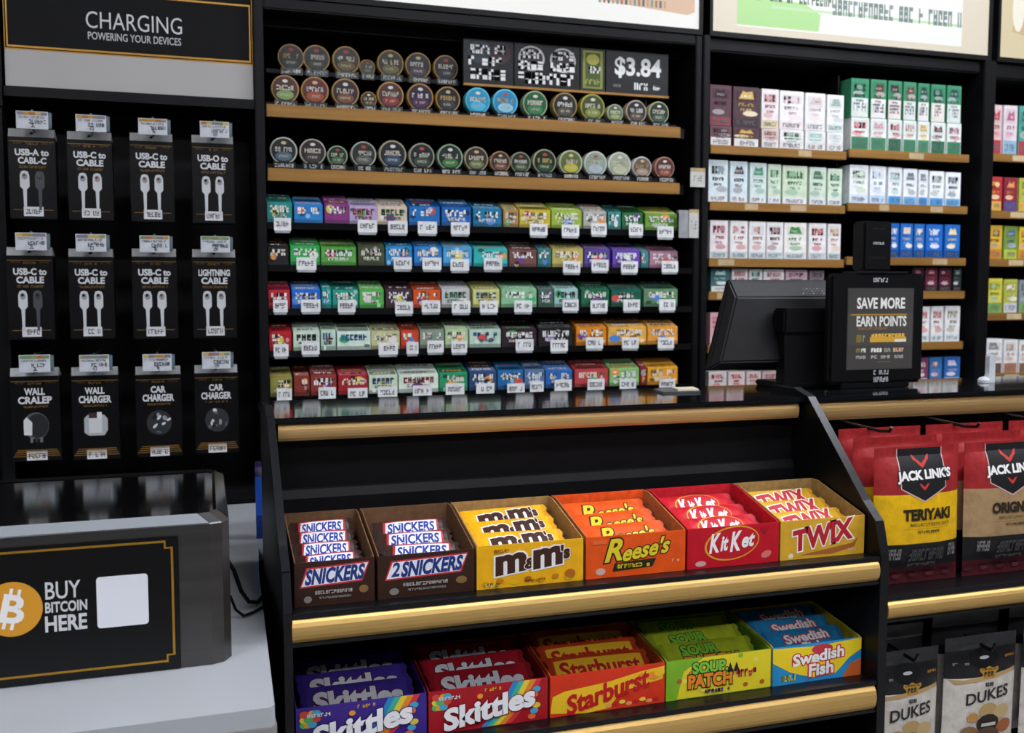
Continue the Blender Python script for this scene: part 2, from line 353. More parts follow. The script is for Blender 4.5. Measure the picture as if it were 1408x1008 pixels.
# ================================================================== wall bay 2: tins and gum
GXL, GXR = .182, 1.196
ROWZ = [zat(645, y, WY) for y in (312.5, 367.5, 424, 479, 538)]
ZA = zat(500, 84, 2.272) - .0315; ZB = zat(640, 137, 2.222) - .0305; ZC = zat(640, 217, 2.222) - .030
def gum_bay():
    t = thing('tin_and_gum_shelving', (.69, 2.5, 0), 'tall black shelving with gold-edged tin shelves above gum shelves', 'shelf')
    b = MB(); b.box(GXL, GXR, 2.5, 2.53, .3, 2.006, BLK()); b.build('back_panel', t)
    b = MB(); b.box(1.186, 1.203, 2.19, 2.5, .3, 2.006, M('#0d0d0f', 'black'), .002); b.build('post', t)
    b = MB(); b.box(GXL, 1.186, 2.19, 2.5, 1.983, 2.006, BLK(), .003); b.build('top_rail', t)
    b = MB(); b.box(GXL, 1.186, 2.262, 2.5, 1.965, 1.983, M('#0d0d0f', 'black')); b.build('inner_valance', t)
    out = []
    for zt, zb in ((1.790, 1.764), (1.6575, 1.631)):
        b = MB(); b.box(GXL + .002, 1.165, 2.205, 2.5, zb, zt - .003, BLK()); s = b.build('shelf', t)
        b = MB(); b.box(GXL + .004, 1.151, 2.197, 2.2045, zb, zt, GOLDW(), .001); b.build('gold_strip', s); out.append(s)
        b = MB(); zz = ZB if zt > 1.7 else ZC; b.box(GXL + .004, 1.15, 2.214, 2.26, zt - .0028, zz - .0004, BLK()); b.build('tin_tray', s)
    b = MB(); b.box(GXL + .01, .625, 2.262, 2.5, ZA - .009, ZA - .0005, BLK()); rs = b.build('riser_shelf', t)
    gs = []
    for z in ROWZ + [zat(400, 606, WY), zat(400, 655, WY)]:
        b = MB(); b.box(GXL + .001, 1.185, 2.196, 2.5, z - .009, z - .0005, M('#0c0c0d', 'black')); b.box(GXL + .001, 1.185, 2.193, 2.1965, z - .012, z + .002, M('#101012', 'gblack')); gs.append(b.build('shelf', t))
    return t, out, rs, gs
GT, TSH, RIS, GSH = gum_bay()

# ---- tins: a short can standing on its edge, lid to the front
def tin(x, z, y, r, face, rim, mid, label, grp, sm=False):
    t = thing('snuff_tin', (x, y, z - r), label, 'tin', grp)
    b = MB(); b.lathe((x, y, z), [(r * .93, .026), (r * .98, .024), (r * .98, .013), (r, .012), (r, .001), (r * .97, 0), (r * .9, 0)], M(rim, 'gloss'), n=28); b.build('can', t, smooth=False)
    b = MB(); b.lathe((x, y, z), [(r * .9, .0005), (r * .9, -.0004), (r * .88, -.0008)], M(face, 'gloss'), n=28); fc = b.build('lid', t)
    f = front(x, y - .0008, z); q = MB(); rg = random.Random(int(x * 1e4) + int(z * 999))
    q.disc(f, 0, -r * .42, r * .62, r * .34, M(mid, 'paper'), 18); q.disc(f, 0, r * .56, r * .2, r * .12, INK(rg.choice(['#c9b88a', '#b04a3a', '#d8d8d0'])), 10)
    q.scrib(f, -r * .62, r * .62, -r * .08, r * .26, INK(rg.choice(['#d8d2c0', '#c8a868', '#e0e0dc', '#cfcab8'])), 6, rg.randint(0, 999), .26); q.scrib(f, -r * .36, r * .36, -r * .5, -r * .32, INK('#bdb7a4'), 5, rg.randint(0, 999), .25)
    q.build('lid_print', fc)
def tins():
    G = '#b08a4a'
    A = [(400, 78, 18), (435, 79, 18.5), (476, 82, 19), (505, 85, 11), (537, 86, 18.5), (575, 92, 18), (613, 95, 17.5)]
    Bl = [(392, 122, 19), (433, 122, 19), (475, 125, 19), (507, 128, 11), (537, 130, 18.5), (578, 133, 18.5), (616, 135, 17.5)]
    Br = [(657, 138, 18), (695, 140, 18), (736, 143, 18), (777, 145, 18), (815, 146, 18), (846, 149, 12), (875, 151, 15.5), (906, 152, 15.5)]
    Cc = [(390, 206, 18.5), (430, 207, 18), (464, 208, 14), (500, 210, 17.5), (540, 211, 19), (580, 213, 18), (619, 216, 18), (655, 218, 17), (688, 219, 14.5), (716, 220, 14.5), (749, 222, 17), (785, 223, 17), (819, 226, 17), (852, 228, 17), (883, 229, 14.5), (914, 229, 15)]
    fA = ['#1d2022', '#1f2224', '#2a2823', '#3a3d32', '#2c2a22', '#1f2326', '#202326']; mA = ['#2c3a36', '#3a3a30', '#6a5a2c', '#4a4d3c', '#6a6238', '#4a3a4c', '#2c3540']
    fB = ['#4a2c24', '#5a241f', '#2c1a24', '#3a2a1c', '#4a2422', '#2a1830', '#1a181c']; mB = ['#7da05a', '#a04a2c', '#7a4a2c', '#5a4a2c', '#8a2c2c', '#4a2050', '#2a2c34']
    fR = ['#2d93b8', '#2b88b8', '#1f5a38', '#23241f', '#3f4a24', '#5a6a4a', '#26262a', '#223024']; mR = ['#39b4d8', '#8ec8dc', '#2f7a4a', '#4a4a3a', '#7d8a3a', '#8a9a5a', '#5a4a3c', '#3a5a48']; rR = ['#58c4dc', '#6ccbe0', '#a9b48a', '#a89058', '#b0b04c', '#c2c8b4', '#b8a890', '#b0b484']
    fC = ['#24282a', '#2c2624', '#243026', '#2e302c', '#22262c', '#22242a', '#242a28', '#3a2f2a', '#3a2a28', '#24301f', '#142a1a', '#5a6a3a', '#8a9c8c', '#9aa48c', '#6a5a50', '#5a3028']; mC = ['#4a6a7a', '#3a3432', '#4a6a4a', '#5a5d5a', '#2c4a6a', '#33463a', '#3a7a3a', '#6a7a4a', '#7a4a3a', '#4a5a3a', '#1f4a2a', '#b8b03a', '#a8b8c0', '#b8c09a', '#a89080', '#8a4a3a']
    rC = ['#c8c8b8', '#b8b4a4', '#a8c0a0', '#b4bcae', '#b0a888', '#a8a890', '#98b898', '#a8a080', '#b09068', '#98a088', '#a8a888', '#c8d0b0', '#d4d8d4', '#d8dcd0', '#d0d0cc', '#b08878']
    def lay(lst, Y, zb, fc, md, rm, row, grp, sh):
        for i, (x, y, r) in enumerate(lst):
            p = onY(x, y, Y); rr = r * (Y / (ray(x, y)[1])) / F * 1.0
            zc = zb + rr + .0003
            tin(p.x, zc, Y, rr, fc[i], rm[i] if rm else G, md[i], f'{("light blue" if fc is fR and i < 2 else "dark")} lidded snuff tin, {ORD[i]} from left {row}', grp)
            b = MB(); b.box(p.x - rr * .82, p.x + rr * .82, Y - .011, Y - .0095, zb - .011, zb + .004, M('#14171a', 'clear')); b.scrib(front(p.x - rr * .7, Y - .011, zb - .011), 0, rr * 1.4, .0035, .0115, INK(['#c8c8c4', '#a8b0b0', '#d0ccc0'][i % 3]), 7, i * 3 + len(row), .3); b.build('label_holder', sh)
    lay(A, 2.272, ZA, fA, mA, None, 'on the top riser', 'tins on the top riser', RIS)
    lay(Bl, 2.222, ZB, fB, mB, None, 'on the left half of upper gold shelf', 'tins on the upper gold shelf', TSH[0])
    lay(Br, 2.222, ZB, fR, mR, rR, 'below the price sign', 'tins on the upper gold shelf', TSH[0])
    lay(Cc, 2.222, ZC, fC, mC, rC, 'on the lower gold shelf', 'tins on the lower gold shelf', TSH[1])
tins()

def price_board():
    Y = 2.235
    bds = [((637, 53, 706, 113), '#1b1d1f'), ((707, 60, 797, 119), '#17191b'), ((798, 65, 832, 122), '#2c3026'), ((833, 69, 919, 131), '#1a1b1d')]
    x0 = xat(637, 85, Y); x1 = xat(919, 100, Y); zb = zat(780, 123, Y)
    t = thing('price_sign', (x0, Y, zb), 'dark four-panel price sign reading $3.84 above the tins', 'sign')
    b = MB(); b.box(x0, x1, Y + .004, Y + .012, zb - .006, zb + .098, M('#0d0d0e', 'black')); b.box(x0 + .05, x0 + .056, Y + .0125, Y + .016, ZB, zb + .06, BLK()); b.box(x1 - .056, x1 - .05, Y + .0125, Y + .016, ZB, zb + .06, BLK()); b.build('bracket', t)
    b = MB(); b.box(x0, x1, Y - .004, Y + .004, zb - .006, zb - .001, GOLDW()); b.build('gold_ledge', t)
    for i, (p, c) in enumerate(bds):
        a0, a1, _, _ = pxr(*p, Y); z0, z1 = zb, zb + .098
        b = MB(); b.box(a0 + .0007, a1 - .0007, Y, Y + .004, z0, z1, M(c, 'gloss')); bd = b.build('panel', t)
        f = front(a0, Y, z0); W, H = a1 - a0, z1 - z0; q = MB(); wt = INK('#e4e6e4')
        if i == 0:
            q.disc(f, W * .33, H * .72, W * .24, H * .26, INK('#2c3c44')); q.disc(f, W * .74, H * .72, W * .2, H * .24, INK('#3c2c30'))
            q.scrib(f, W * .14, W * .54, H * .68, H * .88, wt, 4, 3, .34); q.scrib(f, W * .62, W * .86, H * .7, H * .9, wt, 2, 8, .3)
            q.scrib(f, W * .1, W * .92, H * .42, H * .62, wt, 6, 5, .36); q.scrib(f, W * .14, W * .86, H * .1, H * .34, wt, 6, 9, .36)
        elif i == 1:
            for cx in (.26, .74): q.disc(f, W * cx, H * .66, W * .2, H * .29, INK('#b8bcb8')); q.disc(f, W * cx, H * .66, W * .17, H * .25, INK('#3c3436'))
            q.scrib(f, W * .1, W * .42, H * .66, H * .86, wt, 4, 13, .34); q.scrib(f, W * .58, W * .92, H * .66, H * .86, wt, 4, 18, .34)
            q.scrib(f, W * .06, W * .94, H * .4, H * .6, wt, 9, 15, .36); q.scrib(f, W * .06, W * .92, H * .08, H * .34, wt, 8, 19, .36)
        elif i == 2:
            q.rect(f, W * .1, W * .9, H * .06, H * .95, INK('#8a9040')); q.rect(f, W * .2, W * .8, H * .1, H * .9, INK('#4a5a2c')); q.disc(f, W * .5, H * .74, W * .26, H * .13, INK('#b0a850'))
            q.scrib(f, W * .16, W * .84, H * .42, H * .58, wt, 4, 31, .34); q.scrib(f, W * .2, W * .8, H * .16, H * .28, INK('#a8b060'), 4, 33, .3)
        else:
            q.text(f, '$3.84', W * .14, W * .88, H * .36, H * .86, INK('#e6e8e6'), bold=.03)
            q.scrib(f, W * .45, W * .68, H * .1, H * .27, wt, 3, 41, .28); q.scrib(f, W * .74, W * .92, H * .12, H * .22, wt, 4, 44, .3); q.scrib(f, W * .12, W * .24, H * .14, H * .2, INK('#8a8c8a'), 4, 47, .3)
        q.build('sign_print', bd)
price_board()

# ---- gum boxes: open tray, sloped top, packs showing
GUM = [
 [(362, 402, '#2c8f8a', 'teal'), (404, 444, '#2a86d0', 'sky blue'), (446, 480, '#8a3a80', 'magenta'), (480, 520, '#b9a8cc', 'lilac'), (519, 560, '#ddccb4', 'cream'), (562, 605, '#1d6fb8', 'blue'), (607, 648, '#1b62ac', 'deep blue'), (650, 690, '#2277a0', 'steel blue'), (692, 713, '#b08850', 'tan'), (714, 757, '#c8b53a', 'yellow'), (758, 800, '#9ab840', 'lime'), (802, 834, '#b4b4a8', 'pale grey'), (836, 854, '#3a8a84', 'teal'), (855, 884, '#2f6a3a', 'dark green'), (887, 932, '#6a9a3c', 'leaf green')],
 [(358, 397, '#242427', 'black'), (399, 440, '#36b054', 'green'), (441, 490, '#5cab48', 'bright green'), (492, 529, '#4a553a', 'olive'), (530, 567, '#2b8fcb', 'light blue'), (569, 608, '#2a84d4', 'blue'), (609, 649, '#49a6dc', 'pale blue'), (651, 698, '#35b4b0', 'turquoise'), (700, 738, '#7a5048', 'brown'), (739, 758, '#3a7a7a', 'teal'), (759, 802, '#bfb060', 'mustard'), (803, 839, '#5a4a9a', 'indigo'), (842, 880, '#6a4ab0', 'violet'), (881, 892, '#3a9090', 'teal'), (893, 932, '#b07f94', 'dusty pink')],
 [(358, 399, '#c43038', 'red'), (401, 441, '#2a6fd4', 'blue'), (442, 456, '#2a9a90', 'teal'), (457, 493, '#2a9c8c', 'sea green'), (494, 528, '#5cb854', 'green'), (530, 567, '#4a343c', 'dark plum'), (568, 606, '#d45a28', 'orange'), (607, 646, '#c4c8c6', 'silver'), (650, 687, '#d4d484', 'pale yellow'), (689, 738, '#8ac094', 'pale green'), (740, 761, '#4a6a5c', 'grey green'), (762, 795, '#a4ccc6', 'aqua'), (799, 838, '#246a48', 'dark green'), (840, 882, '#1f6250', 'bottle green'), (885, 932, '#64906c', 'sage green')],
 [(358, 401, '#b82830', 'red'), (403, 440, '#cfe4d0', 'white and green'), (441, 462, '#c4e0c8', 'pale mint'), (463, 510, '#dcefe0', 'white'), (510, 550, '#c6c694', 'khaki'), (551, 576, '#cc4a2c', 'orange red'), (577, 611, '#8a9a88', 'grey'), (612, 644, '#b4d0a0', 'pale green'), (645, 689, '#bcd8c4', 'mint'), (690, 738, '#3a2830', 'dark maroon'), (740, 788, '#242426', 'black'), (792, 834, '#e08a24', 'orange'), (836, 889, '#eab04c', 'amber'), (890, 932, '#e8a040', 'light orange')],
 [(358, 402, '#94944a', 'olive'), (404, 426, '#8a3a30', 'brown'), (427, 463, '#96403a', 'red brown'), (465, 506, '#ac2c36', 'red'), (507, 547, '#d4e4c8', 'pale green'), (548, 603, '#dcecdc', 'white'), (604, 643, '#349a6c', 'green'), (645, 683, '#34507c', 'navy'), (684, 720, '#2a6fa8', 'blue'), (721, 749, '#5a7aa0', 'grey blue'), (750, 787, '#346cb8', 'bright blue'), (790, 836, '#c24a4c', 'coral red'), (838, 879, '#94c47c', 'light green'), (880, 889, '#8a3030', 'dark red'), (890, 932, '#eca834', 'amber')],
 [(358, 380, '#a03038', 'red'), (384, 420, '#2f8a58', 'green')],
 [(358, 380, '#d0b43a', 'yellow'), (384, 420, '#a04a30', 'rust')]]
NOTAG = {(0, 1), (0, 2), (0, 7), (0, 8), (0, 12), (1, 0), (1, 2), (1, 3), (1, 8), (1, 9), (1, 13), (2, 2), (2, 4), (2, 10), (3, 2), (3, 3), (3, 8), (4, 1), (4, 13), (5, 0), (5, 1), (6, 0), (6, 1)}
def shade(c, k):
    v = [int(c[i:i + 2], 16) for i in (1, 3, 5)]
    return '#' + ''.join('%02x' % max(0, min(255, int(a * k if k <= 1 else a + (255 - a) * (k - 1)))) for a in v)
def gum():
    zs = ROWZ + [zat(400, 606, WY), zat(400, 655, WY)]
    ypx = [290, 345, 405, 462, 523, 590, 640]
    for r, row in enumerate(GUM):
        z = zs[r]
        for i, (a, c, col, cn) in enumerate(row):
            rg = random.Random(r * 100 + i); Y = 2.205
            x0, x1 = max(xat(a + .5, ypx[r], Y), .184), xat(c - .5, ypx[r], Y); W = x1 - x0; hf = .0435 + rg.uniform(-.002, .003); hb = hf + .018
            n_ = ORD[i] + ' from left'
            t = thing('gum_box', ((x0 + x1) / 2, Y, z), f'{cn} gum box, {n_} on the {ORD[r]} gum shelf from the top', 'gum', ORD[r] + ' gum shelf from the top')
            b = MB(); b.prism([(Y, z), (Y + .13, z), (Y + .13, z + hb * .9), (Y + .05, z + hb), (Y + .004, z + hf), (Y, z + hf * .97)], x0, x1, M(col, 'film')); bo = b.build('carton', t)
            f = front(x0, Y, z); q = MB(); acc = rg.choice(['#f0f0ec', '#ece8d8', '#e8eef0']); lum = sum(int(col[k:k + 2], 16) for k in (1, 3, 5)) / 3
            alt = rg.choice(['#d8c848', '#48b070', '#d0504a', '#5088d0', '#e8e4dc', '#70408a', '#e89a40'])
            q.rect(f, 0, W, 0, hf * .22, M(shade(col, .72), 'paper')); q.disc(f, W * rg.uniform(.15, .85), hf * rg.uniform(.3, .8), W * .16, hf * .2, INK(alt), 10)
            q.disc(f, W * rg.uniform(.1, .9), hf * rg.uniform(.1, .9), W * .08, hf * .12, INK(shade(col, 1.5)), 8); q.disc(f, W * rg.uniform(.1, .9), hf * rg.uniform(.1, .9), W * .1, hf * .1, INK(shade(col, .5)), 8)
            nn = max(2, int(W / .0115)); tcol = acc if lum < 185 else rg.choice(['#2a6a44', '#303438', '#8a2c30', '#2c5a8a'])
            q.scrib(f, W * .12, W * .9, hf * .52, hf * .84, INK(tcol), nn, r * 50 + i, .3)
            if rg.random() < .6: q.scrib(f, W * .2, W * .8, hf * .3, hf * .46, INK(tcol), nn, r * 50 + i + 7, .28)
            q.build('front_print', bo)
            dirv = Vector((0, .046, .02)).normalized(); nv = Vector((0, -dirv.z, dirv.y)); f2 = (Vector((x0, Y + .004, z + hf)), X_, dirv, nv)
            q = MB(); L = .05; k = 3
            for j in range(k):
                q.rect(f2, W * .04, W * .96, L * (j + .08) / k, L * (j + .92) / k, M(shade(col, rg.choice([.6, .8, 1.15, 1.3])), 'film')); q.scrib(f2, W * .15, W * .85, L * (j + .3) / k, L * (j + .7) / k, INK(rg.choice([acc, alt, shade(col, .4)])), nn, i + j * 5 + r, .28)
            q.build('pack_tops', bo)
            if (r, i) not in NOTAG:
                tw = min(.043, W * .68); cx = x0 + W * rg.uniform(.48, .64); dz = rg.uniform(-.001, .005) - (.006 if r == 0 else 0)
                b = MB(); b.box(cx - tw / 2, cx + tw / 2, 2.189, 2.190, z - .010 + dz, z + .0165 + dz, M('#e8eaea', 'paper')); b.box(cx - tw / 2 + .002, cx + tw / 2 - .002, 2.190, 2.1929, z - .015 + dz, z + .0 + dz, M('#a8acae', 'clear')); b.scrib(front(cx - tw / 2, 2.189, z - .010 + dz), tw * .12, tw * .88, .0085, .019, INK('#38393c'), 5, r * 9 + i, .22); b.build('price_tag', GSH[r])
gum()

# ================================================================== backlit headers above the shelving
def lightbox(x0, x1, kind, label):
    Y = 2.195; z0, z1 = 2.012, 2.50
    t = thing('header_lightbox', ((x0 + x1) / 2, Y, z0), label, 'lightbox', 'backlit headers above the shelves')
    b = MB(); k = M('#0d0d0f', 'black'); w_ = .008
    b.box(x0, x1, Y - .006, Y + .14, z0 - .004, z0 + w_, k); b.box(x0, x1, Y - .006, Y + .14, z1 - w_, z1, k); b.box(x0, x0 + w_, Y - .006, Y + .14, z0 + w_, z1 - w_, k); b.box(x1 - w_, x1, Y - .006, Y + .14, z0 + w_, z1 - w_, k); b.build('frame', t)
    b = MB(); b.box(x0 + w_, x1 - w_, Y, Y + .1, z0 + w_, z1 - w_, glow({'cream': '#efefec', 'green': '#ded5c2', 'beige': '#d8cba8'}[kind], SIGN_GLOW * .86, 'backlit_' + kind)); d = b.build('diffuser', t)
    q = MB(); f = front(0, Y, 0)
    if kind == 'cream':
        g = lambda c: glow(c, SIGN_GLOW * .85, 'backlit_print')
        xa, xb = xat(812, 3, Y), xat(945, 10, Y)
        q.poly(f, [(xa - .5, 2.09), (xa, 2.069), (xb, 2.052), (xb + .02, 2.06), (xb + .02, 2.3), (xa - .5, 2.3)], g('#d9b79c'))
        for i in range(16): q.rect(f, xa + .02 + i * .011, xa + .026 + i * .011, 2.062, 2.078, g(['#6f9a90', '#b0705a', '#4a6a6a', '#c89a80'][i % 4]))
    elif kind == 'green':
        g = lambda c: glow(c, SIGN_GLOW * .9, 'backlit_print')
        a0, a1 = xat(1013, 40, Y), xat(1322, 60, Y)
        q.rect(f, a0, a1, 2.038, 2.46, g('#eceeea')); q.poly(f, [(a0, 2.042), (xat(1125, 50, Y), 2.042), (xat(1128, 40, Y), 2.083), (xat(1105, 30, Y), 2.108), (a0 + .04, 2.108), (a0, 2.11)], g('#a9d98c'))
        q.rect(f, a0, a0 + .05, 2.105, 2.125, g('#b0b4ae')); q.rect(f, xat(1060, 40, Y), a1, 2.088, 2.094, g('#b9dcae'))
        q.scrib(f, a0 + .02, a0 + .28, 2.104, 2.13, g('#5f7a6c'), 22, 5, .3); q.scrib(f, a0 + .27, a1, 2.086, 2.125, g('#7d8f8e'), 26, 8, .26)
        q.scrib(f, xat(1200, 5, Y), xat(1290, 8, Y), 2.152, 2.185, g('#7aa39a'), 12, 11, .3); q.scrib(f, xat(1240, 5, Y), a1, 2.2, 2.24, g('#8aa3a4'), 12, 14, .3)
        for i in range(4): q.rect(f, a0 + .2 + i * .12, a0 + .2012 + i * .12, 2.11, 2.46, g('#d5dbd6'))
    else:
        g = lambda c: glow(c, SIGN_GLOW * .9, 'backlit_print')
        q.poly(f, [(x0 + .05, 2.09), (x0 + .3, 2.04), (x0 + .5, 2.06), (x0 + .5, 2.3), (x0 + .1, 2.3)], g('#c9b48a')); q.disc(f, x0 + .07, 2.15, .02, .06, g('#efe9da'), 16)
    q.build('printed_film', d)
lightbox(.183, 1.203, 'cream', 'cream backlit header above the tins and gum')
lightbox(1.222, 2.062, 'green', 'backlit header with green and white poster above cigarette shelves')
lightbox(2.082, 3.0, 'beige', 'beige backlit header at the right edge above the far shelves')

# ================================================================== wall bay 3 and 4: cigarette shelves
CXL, CXM, CXR = 1.226, 1.628, 2.045
def cig_bay():
    t = thing('cigarette_shelving', (1.64, 2.5, 0), 'two-column black cigarette shelving with gold strips behind the till', 'shelf')
    b = MB(); b.box(1.222, 2.052, 2.5, 2.53, .3, 2.008, BLK()); b.build('back_panel', t)
    b = MB(); b.box(1.2045, 1.222, 2.185, 2.5, .3, 2.008, M('#0d0d0f', 'black'), .002); b.build('post', t)
    b = MB(); b.box(2.038, 2.062, 2.185, 2.5, .3, 2.008, M('#0d0d0f', 'black'), .002); b.build('post', t)
    b = MB(); b.box(1.222, 2.038, 2.2, 2.5, 1.975, 2.0075, M('#0d0d0f', 'black'), .004); b.build('top_rail', t)
    b = MB(); b.box(1.622, 1.627, 2.24, 2.5, 1.1, 1.95, BLK()); b.build('divider', t)
    sh = {}
    for c, (x0, x1) in enumerate(((1.232, 1.6205), (1.6285, 2.006))):
        for r, (pl, pr) in enumerate((((975, 199), (1328, 213)), ((975, 277), (1328, 284)), ((985, 355), (1328, 355)), ((985, 401), (1328, 400)), ((985, 474), (1328, 469)), ((985, 541), (1328, 530)))):
            z = zat(*(pl if c == 0 else pr), WY); h = .021
            b = MB(); b.box(x0 + .0005, x1, 2.205, 2.5, z - h, z - .002, BLK()); s = b.build('shelf', t)
            b = MB(); b.box(x0, x1, 2.195, 2.2045, z - h, z, GOLDW(), .001); rg = random.Random(r * 5 + c)
            for k in range(rg.choice([1, 1, 2])):
                xx = rg.uniform(x0 + .02, x1 - .07); b.rect(front(0, 2.195, z - h), xx, xx + rg.uniform(.03, .05), .003, h - .003, M('#b9a27c', 'paper'))
            b.build('gold_strip', s); sh[(c, r)] = z
    # far bay
    u = thing('corner_shelving', (2.5, 2.5, 0), 'black cigarette shelving cut off by the right edge of the picture', 'shelf')
    b = MB(); b.box(2.0625, 3.0, 2.5, 2.53, .3, 2.008, BLK()); b.build('back_panel', u)
    b = MB(); b.box(2.0625, 2.082, 2.19, 2.5, .3, 2.008, M('#0d0d0f', 'black'), .002); b.build('post', u)
    b = MB(); b.box(2.082, 3.0, 2.2, 2.5, 1.965, 2.0075, M('#0d0d0f', 'black'), .004); b.build('top_rail', u)
    for r, y in enumerate((212, 290, 356, 430, 513)):
        z = zat(1383, y, WY); b = MB(); b.box(2.0835, 2.9, 2.205, 2.5, z - .021, z - .002, BLK()); s = b.build('shelf', u)
        b = MB(); b.box(2.083, 2.9, 2.195, 2.2045, z - .021, z, GOLDW(), .001); b.rect(front(0, 2.195, z - .021), 2.15, 2.2, .003, .018, M('#c9b48c', 'paper')); b.build('gold_strip', s); sh[(2, r)] = z
    return sh
CSH = cig_bay()
def pack(x0, x1, z0, z1, base, top, low, label, grp, seed, lowh=.22, Y=2.212):
    t = thing('cigarette_pack', ((x0 + x1) / 2, Y, z0), label, 'cigarette pack', grp)
    W, H = x1 - x0, z1 - z0; b = MB(); b.box(x0, x1, Y, Y + .045, z0, z1, M(base, 'paper')); bo = b.build('carton', t)
    f = front(x0, Y, z0); q = MB(); rg = random.Random(seed)
    q.rect(f, W * .03, W * .97, H * .01, H * lowh, M(low, 'paper'))
    pass
    q.rect(f, W * .1, W * .9, H * rg.uniform(.62, .68), H * rg.uniform(.88, .94), INK(shade(base, .93))); q.disc(f, W * rg.uniform(.3, .7), H * (lowh + .12), W * .3, H * .07, INK(shade(top, 1.55)), 9)
    q.scrib(f, W * .2, W * .8, H * .52, H * .6, INK(top), 5, seed, .3)
    if rg.random() < .5: q.scrib(f, W * .16, W * .84, H * .68, H * .86, INK(top), rg.choice([3, 4, 5]), seed + 1, .36); q.disc(f, W * rg.uniform(.3, .7), H * .78, W * .17, H * .07, INK(shade(top, 1.4)), 8)
    else: q.poly(f, [(W * .2, H * .7), (W * .8, H * .7), (W * rg.uniform(.6, .85), H * .9), (W * .5, H * rg.uniform(.8, .9)), (W * rg.uniform(.15, .4), H * .9)], INK(top)); q.scrib(f, W * .3, W * .7, H * .74, H * .8, INK(shade(top, 1.6)), 4, seed + 2, .3)
    q.scrib(f, W * .28, W * .72, H * .4, H * .46, INK(shade(top, 1.3)), 5, seed + 3, .26)
    q.scrib(f, W * .14, W * .86, H * lowh * .3, H * lowh * .75, INK('#6c7076'), 6, seed + 9, .2); q.build('pack_print', bo)
def packs():
    n = [0]
    def row(col, r, px, ytop, cols, tops, lows, desc, grp, z0=None, z1=None, lowh=.22, Y=2.212, yx=None):
        z = (CSH[(col, r)] - .0015) if z0 is None else z0
        for i, (a, c) in enumerate(px):
            yt = ytop[0] + (ytop[1] - ytop[0]) * (i / max(1, len(px) - 1))
            zz = zat((a + c) / 2, yt, Y) if z1 is None else z1
            x0, x1 = max(xat(a + .4, yt + 20, Y), (1.2235, 1.6285, 2.0835)[col]), min(xat(c - .4, yt + 20, Y), (1.6205, 2.03, 2.9)[col]); n[0] += 1
            k = lambda l: l[i % len(l)]
            pack(x0, x1, z, zz, k(cols)[0], k(tops), k(lows), f'{k(cols)[1]} cigarette pack, {ORD[i]} from left {desc}', grp, n[0] * 11, lowh, Y)
    Wt = ('#ebebea', 'white'); Wp = ('#e9e2e2', 'off-white')
    L1 = [(976, 1006), (1008, 1044), (1047, 1071), (1072, 1105), (1107, 1135), (1137, 1165)]
    zl = CSH[(0, 0)] - .0015
    row(0, 0, L1, (170, 174), [('#6a4a50', 'maroon'), ('#503840', 'maroon'), ('#d8c4c0', 'pale'), Wt, Wt, Wt], ['#30242a', '#c8a040', '#8a4a3c', '#5f8a6c', '#9ac8b8', '#b8d8d0'], ['#dcdcda'], 'in low tier of top left shelf', 'cigarettes on the top left shelf', z1=zl + .05, lowh=.45)
    row(0, 0, L1, (117, 131), [('#5a3842', 'dark maroon'), ('#4c323a', 'dark maroon'), Wp, Wt, Wt, Wt], ['#2a1a20', '#d0b060', '#b06a64', '#d8b8bc', '#d4c0bc', '#9ab0a8'], ['#8a4048', '#3c2a30', '#d8c8a0', '#e8dada', '#e4e0e0', '#cfe0da'], 'in high tier of top left shelf', 'cigarettes on the top left shelf', z0=zl + .0505)
    R1 = [(1170, 1195), (1197, 1219), (1221, 1240), (1242, 1260), (1262, 1278), (1280, 1300), (1302, 1322)]
    zr = CSH[(1, 0)] - .0015; Gn = ('#3a8a64', 'green and white')
    row(1, 0, R1, (157, 160), [('#dfe6e0', 'white and green')] , ['#c04a58', '#c89aa0', '#a0404a', '#b08a70', '#c8a84a', '#6a4a4c', '#a05a6c'], ['#2f8058', '#3a8a60', '#1f6a48'], 'in low tier of top right shelf', 'cigarettes on the top right shelf', z1=zr + .084, lowh=.42)
    row(1, 0, R1, (108, 118), [Gn], ['#1f4a38', '#5a3a34', '#3a2a2c', '#6a3a34', '#26403a', '#1c3c34', '#2a4a44'], ['#d4dcd6', '#e0e0dc', '#dfd6d0'], 'in high tier of top right shelf', 'cigarettes on the top right shelf', z0=zr + .0845, lowh=.5)
    row(0, 1, [(974, 1001), (1004, 1028), (1031, 1054), (1056, 1074), (1076, 1110), (1113, 1136), (1138, 1163)], (220, 232), [('#d9e8ea', 'pale blue'), ('#d4e4e8', 'pale blue'), ('#d2e2de', 'pale teal'), ('#cfe0cc', 'pale green'), ('#cfdfc4', 'green and white'), ('#cfe0cf', 'pale green'), ('#d4e6cf', 'pale green')], ['#4a5a60', '#4a4448', '#4a8a70', '#4f8a58', '#3f8a4a', '#4a7a54', '#3f7a58'], ['#dfe4e8'], 'on the second left shelf', 'cigarettes on the second left shelf', lowh=.2)
    row(1, 1, [(1168, 1194), (1196, 1218), (1221, 1240), (1242, 1261), (1263, 1276), (1278, 1298), (1300, 1321)], (227, 237), [('#eef3f7', 'white and blue')], ['#a9c4a0', '#a8c4d8', '#8ab4b0', '#6a7a84', '#7a8a90', '#8a9a94', '#4a5a60'], ['#cfe0f0', '#b8d4ee', '#4a9ad8', '#6aaee0', '#3a90d4', '#4a9ad8', '#62aadc'], 'on the second right shelf', 'cigarettes on the second right shelf', lowh=.24)
